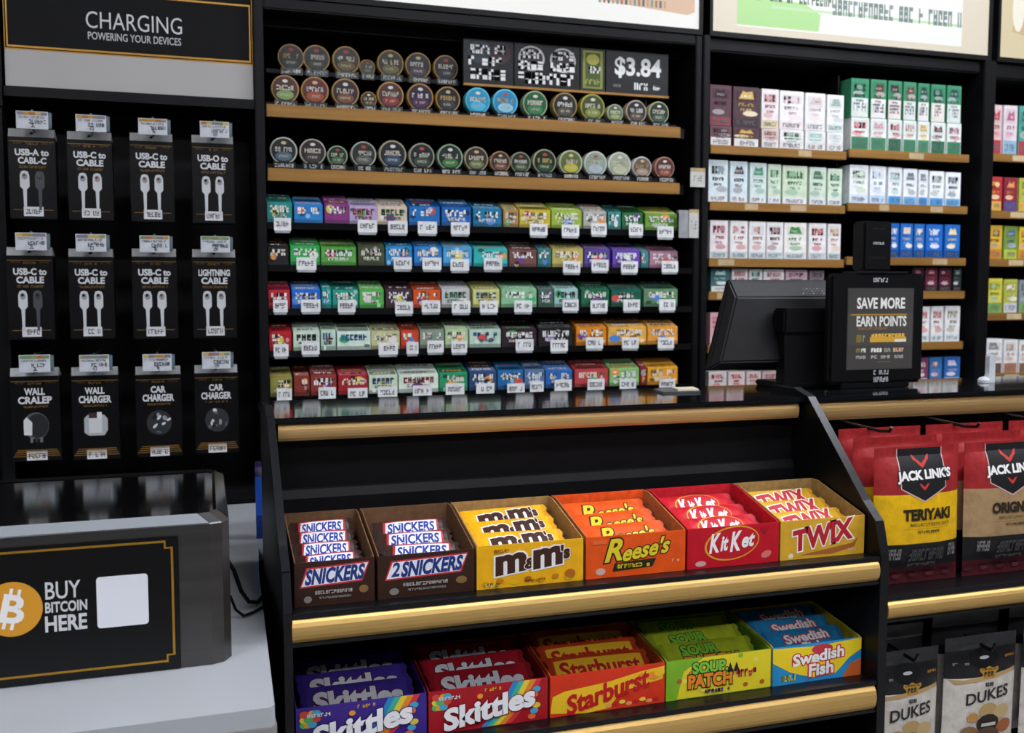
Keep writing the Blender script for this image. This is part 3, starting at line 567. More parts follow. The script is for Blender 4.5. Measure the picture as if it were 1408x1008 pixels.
    row(0, 2, [(976, 1001), (1004, 1028), (1030, 1053), (1054, 1077), (1078, 1109), (1112, 1136), (1138, 1162)], (303, 308), [('#efe6e6', 'white and red'), Wt, Wt, Wt, ('#eeeee6', 'white'), Wt, Wt], ['#8a2a3c', '#b0524a', '#b06a60', '#7a4a50', '#4a8a48', '#a8343c', '#d8a870'], ['#bfd0d4', '#c8d4d8', '#c4cfd4'], 'on the third left shelf', 'cigarettes on the third left shelf', lowh=.2)
    row(1, 2, [(1223, 1236), (1238, 1255), (1257, 1271), (1273, 1296), (1299, 1320)], (307, 309), [('#1f6cc4', 'blue'), ('#2170c8', 'blue'), ('#2a74c4', 'blue'), ('#1e6ecc', 'blue'), ('#2270c8', 'blue')], ['#d8e0f0', '#e0d0c0', '#e8e0d4', '#c8d8f0', '#e8d8a8'], ['#1a4a8a', '#1c4c90'], 'on the third right shelf beside the till', 'cigarettes on the third right shelf', lowh=.24)
    row(0, 3, [(977, 1003), (1006, 1028), (1030, 1048), (1050, 1078), (1080, 1110), (1113, 1133)], (368, 372), [('#3f6a6a', 'dark teal'), Wp, Wt, Wt, ('#c8b0b8', 'pink'), ('#8a7a84', 'mauve')], ['#a8c8c8', '#b04a54', '#3f8a6a', '#b05a6a', '#7a2a3c', '#5a4a50'], ['#d8d8d4'], 'on the fourth left shelf above the monitor', 'cigarettes on the fourth left shelf', lowh=.25)
    row(1, 3, [(1254, 1270), (1272, 1289), (1291, 1308), (1310, 1322)], (367, 368), [('#26222a', 'black'), ('#5a2434', 'dark red'), ('#4a2030', 'dark red'), ('#262a2a', 'black')], ['#8a3a4a', '#a04a5a', '#8a3444', '#5a7a6a'], ['#2c2428'], 'on the fourth right shelf', 'cigarettes on the fourth right shelf')
    row(0, 4, [(976, 997), (1000, 1024)], (430, 430), [('#d8a8ae', 'pink'), ('#d8c0c0', 'pale pink')], ['#a83a4c', '#b05060'], ['#e0d4d4'], 'on the fifth left shelf behind the monitor', 'cigarettes on the fifth left shelf')
    row(1, 4, [(1258, 1278), (1280, 1297), (1299, 1320)], (422, 421), [Wt], ['#c84a48', '#b04a44', '#8a7a5c'], ['#d8e6e8'], 'on the fifth right shelf beside the customer screen', 'cigarettes on the fifth right shelf')
    row(0, 5, [(974, 999), (1001, 1024), (1026, 1046), (1048, 1075), (1077, 1100)], (511, 511), [('#dcd4d2', 'white and red'), ('#dccfcd', 'white and red'), ('#d4ccca', 'pale red'), ('#c8b0b0', 'rose'), ('#c8b0b0', 'rose')], ['#c03038', '#c8323a', '#b84a4c', '#8a2c3a', '#8a2c3a'], ['#c8444a', '#d0d0cc'], 'on the lowest left shelf below the monitor', 'cigarettes on the lowest left shelf')
    row(1, 5, [(1258, 1276), (1278, 1295), (1298, 1320)], (492, 491), [('#7a3a5a', 'plum'), ('#3a78b4', 'blue'), ('#2f6cb4', 'blue')], ['#d8c0b8', '#d08a80', '#c8c0dc'], ['#b0c8dc', '#6a5a9a'], 'on the lowest right shelf beside the customer screen', 'cigarettes on the lowest right shelf', lowh=.3)
    for r, (yt, cols, tops, lows, nm) in enumerate(((144, [('#d8c0c0', 'red and white'), ('#dccfd4', 'pink and white'), ('#4f9a8a', 'teal')], ['#b8404a', '#b0607a', '#2a5a54'], ['#b03a44', '#8ab0c8'], 'top'), (243, [('#b8383c', 'red'), ('#8a2c3c', 'dark red'), ('#b8b84a', 'lime')], ['#e0a848', '#e08a40', '#5a8a3a'], ['#e0b050', '#5a4a8a'], 'second'), (310, [('#dcb43a', 'yellow'), ('#7d9a4a', 'green'), ('#e0c83c', 'yellow')], ['#8a5a28', '#4a6a8a', '#b04a34'], ['#d08a30', '#b8c84a'], 'third'), (383, [('#d8cc4a', 'yellow and green'), ('#b4b84c', 'olive yellow'), ('#8a949a', 'grey')], ['#6a9a4a', '#e0d8c4', '#4a5a70'], ['#7aa85a', '#c8d0d4'], 'fourth'), (466, [Wt], ['#8a8a84', '#c8a888', '#b08a6c'], ['#6a5048', '#b07a5a', '#8a6a54'], 'lowest'))):
        row(2, r, [(1357 if r != 4 else 1354, 1378), (1380, 1399), (1401, 1420)], (yt, yt + 2), cols, tops, lows, f'on the {nm} shelf at the right edge', 'cigarettes at the right edge', lowh=.3)
    for (x0, y0, x1, y1), w_ in (((950, 231, 970, 257), 'upper'), ((948, 288, 961, 327), 'lower')):
        a, c, z0, z1 = pxr(x0, y0, x1, y1, 2.18); f = front(a, 2.1815, z0)
        b = MB(); b.box(a, c, 2.1815, 2.184, z0, z1, M('#c4c4be', 'paper')); b.box(a, c, 2.1810, 2.1815, z1 - .008, z1, M('#b09a6c', 'paper')); b.scrib(f, (c - a) * .2, (c - a) * .8, (z1 - z0) * .3, (z1 - z0) * .6, INK('#8a8a88'), 4, 5, .2)
        tag(b.build('shelf_ticket', base=((a + c) / 2, 2.184, z0)), f'{w_} small white ticket stuck on the post between gum and cigarettes', 'ticket', 'tickets on the post')
    a, c, z0, z1 = pxr(934, 289, 947, 327, 2.18); b = MB(); b.box(a, c, 2.1815, 2.1835, z0, z1, M('#9a9ca0', 'clear')); b.box(a, c, 2.1835, 2.194, z1 - .006, z1, M('#9a9ca0', 'clear')); tag(b.build('shelf_ticket', base=(a, 2.1835, z0)), 'grey plastic ticket holder at the right end of the top gum shelf', 'ticket', 'tickets on the post')
packs()

# ================================================================== service counter, candy rack, snack rack
GOLD = lambda: M('#dab26a', 'gold')
PX0, PX1 = .130, 1.039            # inner faces of the candy rack's end panels
SH1, SH2 = .980, .780             # candy shelf tops
def rack():
    b = MB(); b.slab([(.128, 1.6155), (3.0, 1.6155), (3.0, 1.785), (.128, 1.785)], 1.196, 1.2095, M('#0c0c0d', 'gblack'))
    tp = thing('service_counter', (1.5, 1.76, 0), 'glossy black service counter top carrying the till', 'counter')
    b.build('worktop', tp)
    b = MB(); b.box(1.062, 3.0, 1.62, 1.74, 0, 1.1955, BLK()); b.build('body', tp)
    b = MB(); b.box(.128, 1.062, 1.62, 1.74, 0, 1.1955, BLK()); b.build('body', tp)
    t = thing('candy_rack', (.585, 1.45, 0), 'black candy rack with gold shelf edges and sloped end panels', 'rack')
    def panel(x0, x1):
        pr = [(1.615, 0), (1.615, 1.226), (1.545, 1.226), (1.500, 1.214), (1.345, 1.062), (1.312, 1.035), (1.298, .985), (1.296, 0)]
        b = MB(); b.prism(pr, x0, x1, M('#08090a', 'black')); pn = b.build('end_panel', t)
        c = MB(); e = [(1.545, 1.226), (1.500, 1.214), (1.345, 1.062), (1.312, 1.035), (1.298, .985), (1.296, .05)]
        for (y0, z0), (y1, z1) in zip(e, e[1:]):
            n = Vector((0, -(z0 - z1), (y0 - y1))).normalized() * .0025
            if n.y > 0: n = -n
            c.add([(x0 - .001, y0, z0), (x1 + .001, y0, z0), (x1 + .001, y1, z1), (x0 - .001, y1, z1), (x0 - .001, y0 + n.y, z0 + n.z), (x1 + .001, y0 + n.y, z0 + n.z), (x1 + .001, y1 + n.y, z1 + n.z), (x0 - .001, y1 + n.y, z1 + n.z)], [(0, 1, 2, 3), (4, 7, 6, 5), (0, 4, 5, 1), (2, 6, 7, 3), (1, 5, 6, 2), (0, 3, 7, 4)], M('#17181b', 'gloss'))
        c.build('edge_trim', pn)
    panel(.1205, .1295); panel(1.0395, 1.0525)
    b = MB(); b.box(PX0, PX1, 1.545, 1.56, .25, 1.175, M('#0c0c0e', 'black')); b.prism([(1.545, 1.06), (1.545, 1.10), (1.541, 1.098), (1.536, 1.085), (1.536, 1.06)], PX0, PX1, M('#0f0f11', 'black')); b.build('back_panel', t)
    b = MB(); b.prism(bull(1.516, 1.177, 1.2035, .004), PX0 + .006, PX1 - .008, M('#d2ac70', 'gold')); b.build('gold_strip', t, smooth=False)
    b = MB(); b.box(PX0, PX1, 1.506, 1.615, 1.204, 1.2125, M('#101114', 'gblack'), .002); b.build('top_rail', t)
    for z, (g0, g1) in ((SH1, (.9445, .9770)), (SH2, (.737, .7745)), (.60, (.56, .596))):
        b = MB(); b.box(PX0, PX1, 1.306, 1.545, z - .012, z - .0003, M('#0e0e10', 'gloss')); b.box(PX0, PX1, 1.297, 1.306, z - .004, z + .003, M('#17181b', 'gloss'), .001); s = b.build('shelf', t)
        b = MB(); b.prism(bull(1.300, g0, g1, .007), PX0, PX1 - .003, GOLD()); b.build('gold_strip', s)
        b = MB(); b.box(PX0, PX1, 1.298, 1.312, g0 - .006, g0 - .0005, M('#17181b', 'gloss'), .001); b.build('under_rail', s)
    # snack rack
    u = thing('snack_rack', (1.7, 1.45, 0), 'black snack rack with gold strips holding jerky bags', 'rack')
    a, c = 1.0545, 3.0
    b = MB(); b.box(a, c, 1.60, 1.615, .25, 1.175, M('#0c0c0e', 'black')); b.build('back_panel', u)
    b = MB(); b.prism(bull(1.516, 1.170, 1.2035, .004), a + .02, c, M('#d2ac70', 'gold')); b.build('gold_strip', u)
    b = MB(); b.box(a, c, 1.506, 1.615, 1.204, 1.2125, M('#101114', 'gblack'), .002); b.build('top_rail', u)
    z = .914
    b = MB(); b.box(a, c, 1.306, 1.60, z - .012, z - .0003, M('#0e0e10', 'gloss')); b.box(a, c, 1.297, 1.306, z - .004, z + .003, M('#17181b', 'gloss'), .001); s = b.build('shelf', u)
    b = MB(); b.prism(bull(1.300, .880, .909, .007), a, c, GOLD()); b.build('gold_strip', s)
    b = MB(); b.box(a, c, 1.298, 1.312, .874, .8795, M('#17181b', 'gloss'), .001); b.build('under_rail', s)
    b = MB(); b.box(a, c, 1.296, 1.60, .10, .50, BLK()); b.build('base', u)
rack()

# ---- display cartons: low front, high back, cardboard inside
def carton(x0, x1, z, yf, yb, hf, hb, out, inn, label, art, side=None):
    t = thing('candy_carton', ((x0 + x1) / 2, yf, z), label, 'box', 'open candy cartons on the rack')
    th = .0018; mo, mi = M(out, 'gloss'), M(inn, 'card'); ms = M(side, 'card') if side else mo
    b = MB(); b.box(x0, x1, yf, yf + th, z, z + hf, mo); fp = b.build('front_wall', t)
    b = MB(); b.box(x0, x1, yb - th, yb, z, z + hb, mi); b.build('back_wall', t)
    for a in (x0, x1 - th):
        b = MB(); b.prism([(yf + th, z), (yb - th, z), (yb - th, z + hb), (yb - .02, z + hb), (yf + th + .004, z + hf + .002), (yf + th, z + hf)], a, a + th, mi if not side else ms); b.build('side_wall', t)
    b = MB(); b.box(x0 + th, x1 - th, yf + th, yb - th, z, z + th, mi); b.build('base', t)
    q = MB(); art(q, front(x0, yf, z), x1 - x0, hf); q.build('front_print', fp)
    return t
# ---- sealed wrapper (bar or pouch): bulging front and back with zig-zag crimped ends
def wrapper(name, loc, rot, L, h, th, col, crimp, label, cat, grp, art=None, zig=5, fin='film', zones=None, topseal=False):
    t = local_thing(name, label, cat, loc, rot, grp); b = MB(); nx, nz = 14, (26 if topseal else 8); rg = random.Random(int(loc[0] * 1e4) + int(loc[2] * 1e4))
    def dep(a, c):
        u = abs(2 * a / L); v = abs(2 * c / h); u = min(u / .9, 1) if not topseal else min(u, 1); v = min(v / (1 if not topseal else .86), 1)
        e_ = .9 if topseal else .7; return th / 2 * (max(0, 1 - u ** 3) ** e_) * (max(0, 1 - v ** 3) ** e_) + .0003
    jit = {}
    us = [-1, -.92] + [-.86 + 1.72 * i / (nx - 4) for i in range(nx - 3)] + [.92, 1]; vs_ = [-1 + 2 * i / nz for i in range(nz + 1)]
    if topseal: vs_ = sorted(set([round(v, 3) for v in vs_] + [-.86, .86]))
    else: us = sorted(set([round(u, 4) for u in us] + [-.9, .9]))
    if zones: vs_ = sorted(set([round(v, 3) for v in vs_] + [round(2 * zz[0] - 1, 3) for zz in zones]))
    m0 = M(col, fin); m1 = M(crimp, fin)
    for sg in (-1, 1):
        vv = []; ff = {}
        for i, u in enumerate(us):
            for j, v in enumerate(vs_):
                x = u * L / 2; zz = v * h / 2
                if not topseal and abs(u) == 1: x += (1 if u > 0 else -1) * (.0022 if j % 2 else -.0012)
                y = sg * dep(x if abs(u) < 1 else u * L / 2, zz) + (rg.uniform(-.0004, .0004) if abs(u) < .9 and abs(v) < .8 else 0)
                vv.append((x, y, zz))
        n = len(vs_)
        for i in range(len(us) - 1):
            for j in range(n - 1):
                m = m0
                if not topseal and abs(us[i] + us[i + 1]) > 1.79: m = m1
                if zones:
                    vc = ((vs_[j] + vs_[j + 1]) / 2 + 1) / 2
                    for lo, cc in zones:
                        if vc >= lo: m = M(cc, fin)
                q = (i * n + j, (i + 1) * n + j, (i + 1) * n + j + 1, i * n + j + 1)
                ff.setdefault(m, []).append(q if sg < 0 else q[::-1])
        base = len(b.v); first = True
        for m, fs in ff.items():
            if first: b.add(vv, fs, m); first = False
            else:
                k = b.slot(m)
                for f in fs: b.f.append(tuple(base + a for a in f)); b.mi.append(k)
    o = b.build('wrapper', t, smooth=True)
    if art:
        q = MB(); art(q, (Vector((-L / 2, 0, -h / 2)), X_, Z_, -Y_, lambda a, c: dep(a - L / 2, c - h / 2) + .0006), L, h); q.build('wrapper_print', o)
    return t
RD = math.radians
Wh = '#eef0f2'
def a_snick(two):
    def art(q, f, W, H):
        a0, a1 = W * .08, W * .92; bl = INK('#20387c')
        for k, c in ((.0, '#c8323a'), (.0022, '#eceef4')):
            q.poly(f, [(a0 + k - .002, H * .42 + k), (a1 - .008 - k, H * .48 + k), (a1 + .002 - k, H * .93 - k), (a0 + .007 + k, H * .87 - k)], INK(c))
        if two: q.text(f, '2', W * .13, W * .22, H * .5, H * .83, INK('#20387c'), bold=.03, shear=.2, skew=.04)
        q.text(f, 'SNICKERS', W * (.23 if two else .125), W * .88, H * .5, H * .86, bl, bold=.045, shear=.25, skew=.04)
        q.scrib(f, W * .25, W * .72, H * .26, H * .34, INK('#c8c4c0'), 14, 4, .26); q.scrib(f, W * .3, W * .7, H * .15, H * .2, INK('#a8a4a0'), 18, 6, .26); q.disc(f, W * .16, H * .16, W * .05, H * .08, INK('#8a8480'), 10); q.disc(f, W * .86, H * .3, W * .06, H * .09, INK('#8a6a40'), 10)
    return art
def a_bar(q, f, W, H):
    q.poly(f, [(W * .1, H * .12), (W * .86, H * .12), (W * .9, H * .9), (W * .14, H * .9)], INK('#c02c38')); q.poly(f, [(W * .13, H * .18), (W * .84, H * .18), (W * .87, H * .84), (W * .17, H * .84)], INK('#e8eaf0'))
    q.text(f, 'SNICKERS', W * .17, W * .83, H * .26, H * .76, INK('#263c98'), bold=.035, shear=.25)
def a_mm(q, f, W, H, big=True):
    br = INK('#43251c'); wh = INK('#f2f0ea')
    for s_, a0, a1, b0, b1 in (('m', .17, .46, .32, .78), ('&', .44, .57, .4, .66), ('m', .52, .8, .4, .86), ("'s", .78, .87, .55, .9)):
        q.text(f, s_, W * a0, W * a1, H * b0, H * b1, br, bold=.05, skew=.12, out=((.045, wh),))
    if big:
        for k in range(7): q.disc(f, W * (.08 + .13 * k), H * (.12 + .05 * (k % 2)), W * .035, H * .06, INK(['#e0a010', '#c8801a', '#f0c020', '#b86a20'][k % 4]), 12)
        q.scrib(f, W * .44, W * .64, H * .1, H * .15, INK('#8a5a20'), 10, 3, .3); q.disc(f, W * .87, H * .2, W * .05, H * .11, INK('#b86a24'), 14); q.scrib(f, W * .16, W * .3, H * .82, H * .9, INK('#c88a18'), 6, 4, .3); q.scrib(f, W * .07, W * .2, H * .05, H * .14, INK('#f4dc70'), 5, 9, .3)
def a_reese(q, f, W, H, big=True):
    ye, bk = INK('#e6cf2c'), INK('#35200f')
    z0, z1 = (.42, .9) if big else (.3, .8)
    q.text(f, 'R', W * .18, W * .36, H * (z0 - .04), H * (z1 + .02), ye, bold=.03, shear=.3, skew=.08, out=((.05, bk),)); q.text(f, "eese's", W * .36, W * .84, H * z0, H * (z1 - .06), ye, bold=.03, shear=.3, skew=.12, out=((.05, bk),))
    if big:
        q.poly(f, [(W * .26, H * .14), (W * .66, H * .18), (W * .7, H * .38), (W * .28, H * .33)], INK('#2c2a14')); q.scrib(f, W * .3, W * .64, H * .2, H * .3, ye, 9, 12, .3); q.disc(f, W * .14, H * .16, W * .05, H * .09, INK('#d8b0a0'), 10); q.scrib(f, W * .86, W * .94, H * .25, H * .32, INK('#f0c0a0'), 3, 5, .3); q.rect(f, W * .06, W * .2, H * .82, H * .92, INK('#e86a30'))
def a_kit(q, f, W, H, big=True):
    wh = INK('#f4f4f2'); z0, z1 = (.36, .84) if big else (.25, .8)
    q.disc(f, W * .48, H * .57, W * .3, H * .42, INK('#dca62c'), 32, .12); q.disc(f, W * .485, H * .57, W * .285, H * .385, INK('#c41c2a'), 32, .12)
    for s_, a0, a1, c0, c1 in (('K', .23, .355, 0, 0), ('it', .35, .44, .03, -.08), ('K', .455, .585, .0, .02), ('et', .585, .73, .08, -.06)): q.text(f, s_, W * a0, W * a1, H * (z0 + c0), H * (z1 + c1), wh, bold=.035, shear=.25, skew=.08)
    if big: q.disc(f, W * .14, H * .12, W * .06, H * .07, INK('#d8a8a0'), 10); q.disc(f, W * .86, H * .22, W * .06, H * .09, INK('#e07a70'), 10, .3); q.poly(f, [(W * .78, H * .9), (W * .9, H * .93), (W * .84, H * .7)], INK('#a81422'))
def a_twix(q, f, W, H, big=True):
    z0, z1 = (.3, .86) if big else (.2, .84)
    if big: q.poly(f, [(W * .22, H * .1), (W * .85, H * .3), (W * .92, H * .44), (W * .88, H * .2), (W * .6, H * .06)], INK('#a8642c')); q.disc(f, W * .8, H * .9, W * .05, H * .06, INK('#e0702a'), 10); q.scrib(f, W * .8, W * .9, H * .1, H * .16, INK('#e8d0a0'), 4, 3, .3); q.disc(f, W * .12, H * .1, W * .03, H * .07, INK('#e8dcc0'), 8)
    q.text(f, 'TWIX', W * .14, W * .86, H * z0, H * z1, INK('#b8222c'), bold=.045, skew=.14, out=((.05, INK('#f4efe2')),))
CART1 = [(.138, .245), (.250, .386), (.3895, .5505), (.555, .716), (.720, .878), (.8815, 1.0365)]
YF, YB = 1.335, 1.480
def shelf_one():
    z = SH1; hf, hb = .062, .096
    x0, x1 = CART1[0]; carton(x0, x1, z, YF, YB, hf - .002, hb, '#3a251d', '#6e4f36', 'small brown carton of chocolate bars at the left end of upper shelf', a_snick(False))
    x0, x1 = CART1[1]; carton(x0, x1, z, YF, YB, hf - .002, hb, '#3a251d', '#6e4f36', 'brown carton of twin chocolate bars with a white 2 before the name', a_snick(True))
    for ci, n in ((0, 4), (1, 3)):
        x0, x1 = CART1[ci]; L = (x1 - x0) * (.81 if ci == 0 else .8)
        for k in range(n):
            y = YF + .022 + k * (.030 if n == 4 else .037); zz = z + .050 + k * .0085 + (.003 if n == 3 else 0)
            wrapper('chocolate_bar', ((x0 + x1) / 2 - .002 + random.uniform(-.003, .003), y, zz), (RD(-52), RD(random.uniform(-2, 2)), RD(random.uniform(-1, 1))), L, .036, .011, '#3c261e', '#2c1a15', f'brown wrapped chocolate bar, {ORD[k]} from the front in the {"small" if ci == 0 else "twin-bar"} brown carton', 'candy bar', 'chocolate bars in the brown cartons', a_bar)
    specs = [(2, '#f2b41c', '#a5814f', 'yellow carton of chocolate candies with brown letters', a_mm, '#f4b61c', '#eaa414', 'yellow candy pouch', 3, None),
             (3, '#e8571c', '#e8571c', 'orange carton of peanut butter cups with yellow script', a_reese, '#ea5a1e', '#d84c14', 'orange candy pouch', 3, '#b07040'),
             (4, '#c41a2a', '#c41f2c', 'red carton of wafer bars with white letters in a gold oval', a_kit, '#c81c2c', '#b01422', 'red wafer bar pouch', 3, None),
             (5, '#d9a832', '#a0804c', 'gold carton of caramel cookie bars with big red letters', a_twix, '#d8a830', '#c89020', 'gold cookie bar pouch', 3, None)]
    for ci, out, inn, lab, art, wc, cc, wl, n, sd in specs:
        x0, x1 = CART1[ci]; carton(x0, x1, z, YF, YB, hf, hb, out, inn, lab, art, sd)
        hh = {2: .066, 3: .064, 4: .060, 5: .058}[ci]
        for k in range(n):
            y = YF + .0345 + k * (.076 / (n - 1)); zz = z + .0475 + k * (.019 / (n - 1))
            wrapper('candy_pouch', ((x0 + x1) / 2 + random.uniform(-.002, .002), y, zz), (RD(-60), RD(random.uniform(-1.5, 1.5)), RD(random.uniform(-1, 1))), (x1 - x0) * .86, hh, .009, wc, cc, f'{wl}, {ORD[k]} from the front in its open carton', 'candy', wl + 'es in their carton', (lambda q, f, W, H, a=art: a(q, f, W, H, False)), zig=6)
shelf_one()

# ---- lower shelf
def a_skit(bg, lt):
    def art(q, f, W, H, big=True):
        if not big:
            q.text(f, 'Skittles', W * .1, W * .9, H * .2, H * .8, INK('#d8dade'), bold=.05, out=((.03, INK('#5a1420')),)); return
        for k, c in enumerate(('#2f8ac8', '#46b49a', '#e8d23c', '#e88a2c', '#d83a3c')):
            a = .7 + .05 * k; q.poly(f, [(W * a, H * 1.0), (W * (a + .05), H * 1.0), (W * (a - .05), H * .5), (W * (a - .22), H * .02), (W * (a - .27), H * .02), (W * (a - .1), H * .5)], INK(c))
        for k in range(9): q.disc(f, W * (.06 + .03 * (k % 4)), H * (.62 + .12 * (k // 3)), W * .035, H * .08, INK(['#58b86a', '#e8a02c', '#48a8c8', '#d84a3c', '#e8d23c'][k % 5]), 12)
        for k in range(6): q.disc(f, W * (.86 + .02 * (k % 3)), H * (.12 + .13 * k), W * .035, H * .07, INK(['#e86a3c', '#4aa8d0', '#e8c83c', '#6ab85a'][k % 4]), 12)
        q.scrib(f, W * .08, W * .26, H * .78, H * .86, INK('#e8e4ec'), 7, 3, .3); q.scrib(f, W * .46, W * .6, H * .86, H * .94, INK('#e8b83c'), 7, 5, .3)
        q.text(f, 'Skittles', W * .12, W * .89, H * .2, H * .74, INK('#f2f2f4'), bold=.045, skew=.16, out=((.03, INK(lt)),)); q.disc(f, W * .42, H * .77, W * .025, H * .06, INK('#e89a2c'), 14)
    return art
def a_star(q, f, W, H, big=True):
    if not big:
        q.rect(f, W * .06, W * .94, H * .2, H * .85, INK('#e8b428')); q.text(f, 'Starburst', W * .1, W * .9, H * .26, H * .78, INK('#b81c24'), bold=.03); return
    q.poly(f, [(0, H * .1), (W * .3, H * .0), (W * .5, H * .05), (W * .62, H * .42), (W * .98, H * .6), (W, H * .92), (W * .8, H * .86), (W * .5, H * .7), (W * .12, H * .6), (W * .02, H * .5)], INK('#f2c428'))
    for k in range(8): q.disc(f, W * (.5 + .06 * k), H * (.1 + .03 * (k % 3)), W * .03, H * .05, INK(['#e8a060', '#c82c30', '#f0d050'][k % 3]), 10)
    for k in range(4): q.disc(f, W * (.8 + .05 * k), H * (.72 + .06 * (k % 2)), W * .05, H * .1, INK(['#f09030', '#f0c030'][k % 2]), 12)
    q.text(f, 'Starburst', W * .14, W * .86, H * .22, H * .72, INK('#c41c22'), bold=.035, skew=.22)
def a_sour(q, f, W, H, big=True):
    gr, og, bk = INK('#7cc43c'), INK('#ee8c28'), INK('#20241c')
    if not big:
        q.text(f, 'SOUR', W * .2, W * .6, H * .5, H * .85, gr, bold=.05, out=((.05, bk),)); q.text(f, 'PATCH', W * .2, W * .8, H * .1, H * .48, og, bold=.05, out=((.05, bk),)); return
    q.poly(f, [(W * .1, H * .02), (W, H * .02), (W, H), (W * .35, H), (W * .16, H * .7)], INK('#e6d42c'))
    for k in range(12): q.disc(f, W * random.uniform(.1, .95), H * random.uniform(.05, .95), W * .025, H * .06, INK(random.choice(['#d8862c', '#b8602c', '#e8e060', '#88b834'])), 10)
    q.text(f, 'SOUP.', W * .24, W * .58, H * .6, H * .9, gr, bold=.05, out=((.06, bk),)); q.text(f, 'PATCH', W * .2, W * .62, H * .24, H * .6, og, bold=.05, out=((.06, bk),))
    for a in (.6, .66): q.poly(f, [(W * a - W * .03, H * .55), (W * a + W * .03, H * .55), (W * a, H * .8)], bk)
    q.scrib(f, W * .66, W * .86, H * .38, H * .58, INK('#c02c4c'), 5, 6, .32); q.scrib(f, W * .36, W * .6, H * .08, H * .18, INK('#4a3a7a'), 8, 9, .3)
def a_fish(q, f, W, H, big=True):
    wh, rd = INK('#f4f4f0'), INK('#d0243c')
    if big:
        q.poly(f, [(0, H * .98), (0, H * .6), (W * .2, H * .3), (W * .45, H * .1), (W * .7, H * .12), (W * .86, H * .5), (W, H * .7), (W, H), (W * .5, H * .92)], INK('#f2d428')); q.poly(f, [(W * .78, 0), (W, 0), (W, H * .45), (W * .88, H * .35)], INK('#c8642c'))
        q.disc(f, W * .55, H * .83, W * .12, H * .13, INK('#c83c44'), 16); q.scrib(f, W * .1, W * .26, H * .08, H * .24, INK('#e8d23c'), 5, 4, .3)
    q.text(f, 'Swedish', W * .22, W * .8, H * .5, H * .82, wh, bold=.035, skew=.08, out=((.07, rd),)); q.text(f, 'Fish', W * .4, W * .68, H * .14, H * .48, wh, bold=.035, skew=.05, out=((.07, rd),))
CART2 = [(.137, .316), (.319, .496), (.500, .684), (.687, .868), (.872, 1.0365)]
def shelf_two():
    z = SH2; yb = 1.475; hf, hb = .0615, .080
    S = [('#3f2a86', '#2f1f68', 'purple carton of fruit candies with white bubble letters', a_skit('#3f2a86', '#2c1a66'), '#40308c', 'purple candy pouch'),
         ('#a81c26', '#8c1620', 'dark red carton of fruit candies with white bubble letters', a_skit('#a81c26', '#7c1018'), '#a41c28', 'dark red candy pouch'),
         ('#d8391e', '#c0561e', 'red and yellow carton of chewy fruit squares', a_star, '#c8401e', 'orange-red candy pouch'),
         ('#7fb52c', '#6f9a24', 'green and yellow carton of sour chewy candies', a_sour, '#a8b828', 'lime candy pouch'),
         ('#2c8cc4', '#c8b030', 'blue and yellow carton of red fish-shaped gummies', a_fish, '#2a86bc', 'blue candy pouch')]
    for (x0, x1), (o, i_, lab, art, wc, wl) in zip(CART2, S):
        carton(x0, x1, z, YF, yb, hf, hb, o, i_, lab, art)
        for k in range(3):
            y = YF + .030 + k * .036; zz = z + .051 + k * .006
            wrapper('candy_pouch', ((x0 + x1) / 2, y, zz), (RD(-54), RD(random.uniform(-1.5, 1.5)), RD(random.uniform(-1, 1))), (x1 - x0) * .88, .056, .010, wc, shade(wc, .85), f'{wl}, {ORD[k]} from the front in its open carton', 'candy', wl + 'es in their carton', (lambda q, f, W, H, a=art: a(q, f, W, H, False)))
shelf_two()

# ---- jerky and snack bags
def a_jerky(flav, fc):
    def art(q, f, W, H, big=True):
        wh, bk, rd, pk = INK('#eceae6'), INK('#1b1b1d'), INK('#c23a34'), INK('#d8b8b4')
        sh = lambda k: [(W * .25 + k, H * .985), (W * .79 - k, H * .985), (W * .79 - k, H * .70 + k * .5), (W * .52, H * .60 + k * 1.3), (W * .25 + k, H * .70 + k * .5)]
        q.poly(f, sh(0), pk); q.poly(f, sh(.0018), bk)
        for sgn in (-1, 1):
            g = lambda x, z: (W * (.52 + sgn * x), H * z)
            q.poly(f, [g(0, .845), g(.04, .87), g(.055, .885), g(.09, .905), g(.105, .94), g(.085, .935), g(.05, .905), g(.02, .89), g(0, .875)], rd); q.poly(f, [g(0, .685), g(.03, .705), g(.06, .735), g(.04, .735), g(0, .71)], rd)
        q.rect(f, W * .24, W * .84, H * .745, H * .83, bk, 6); q.text(f, "JACK LINK'S", W * .22, W * .86, H * .745, H * .835, wh, bold=.05, skew=.03, out=((.06, bk),))
        q.text(f, flav, W * .27, W * .84, H * .47, H * .555, INK('#2c2416'), bold=.05); q.scrib(f, W * .35, W * .83, H * .43, H * .45, INK('#7a6420'), 16, 4, .25); q.rect(f, W * .28, W * .82, H * .408, H * .411, INK('#8a7430'), 4); q.scrib(f, W * .44, W * .7, H * .375, H * .395, INK('#5a4a20'), 12, 6, .3)
        q.scrib(f, W * .36, W * .78, H * .17, H * .26, INK('#4a4a4a'), 9, 8, .22); q.scrib(f, W * .13, W * .27, H * .19, H * .27, INK('#8a8886'), 5, 9, .2); q.scrib(f, W * .84, W * .95, H * .19, H * .28, INK('#8a8886'), 5, 12, .2); q.scrib(f, W * .36, W * .7, H * .13, H * .155, INK('#5a5a5a'), 9, 14, .25)
        for k in range(5): q.disc(f, W * (.06 + .2 * k), H * .06, W * .05, H * .02, INK(['#4a1c24', '#5a2830'][k % 2]), 10)
    return art
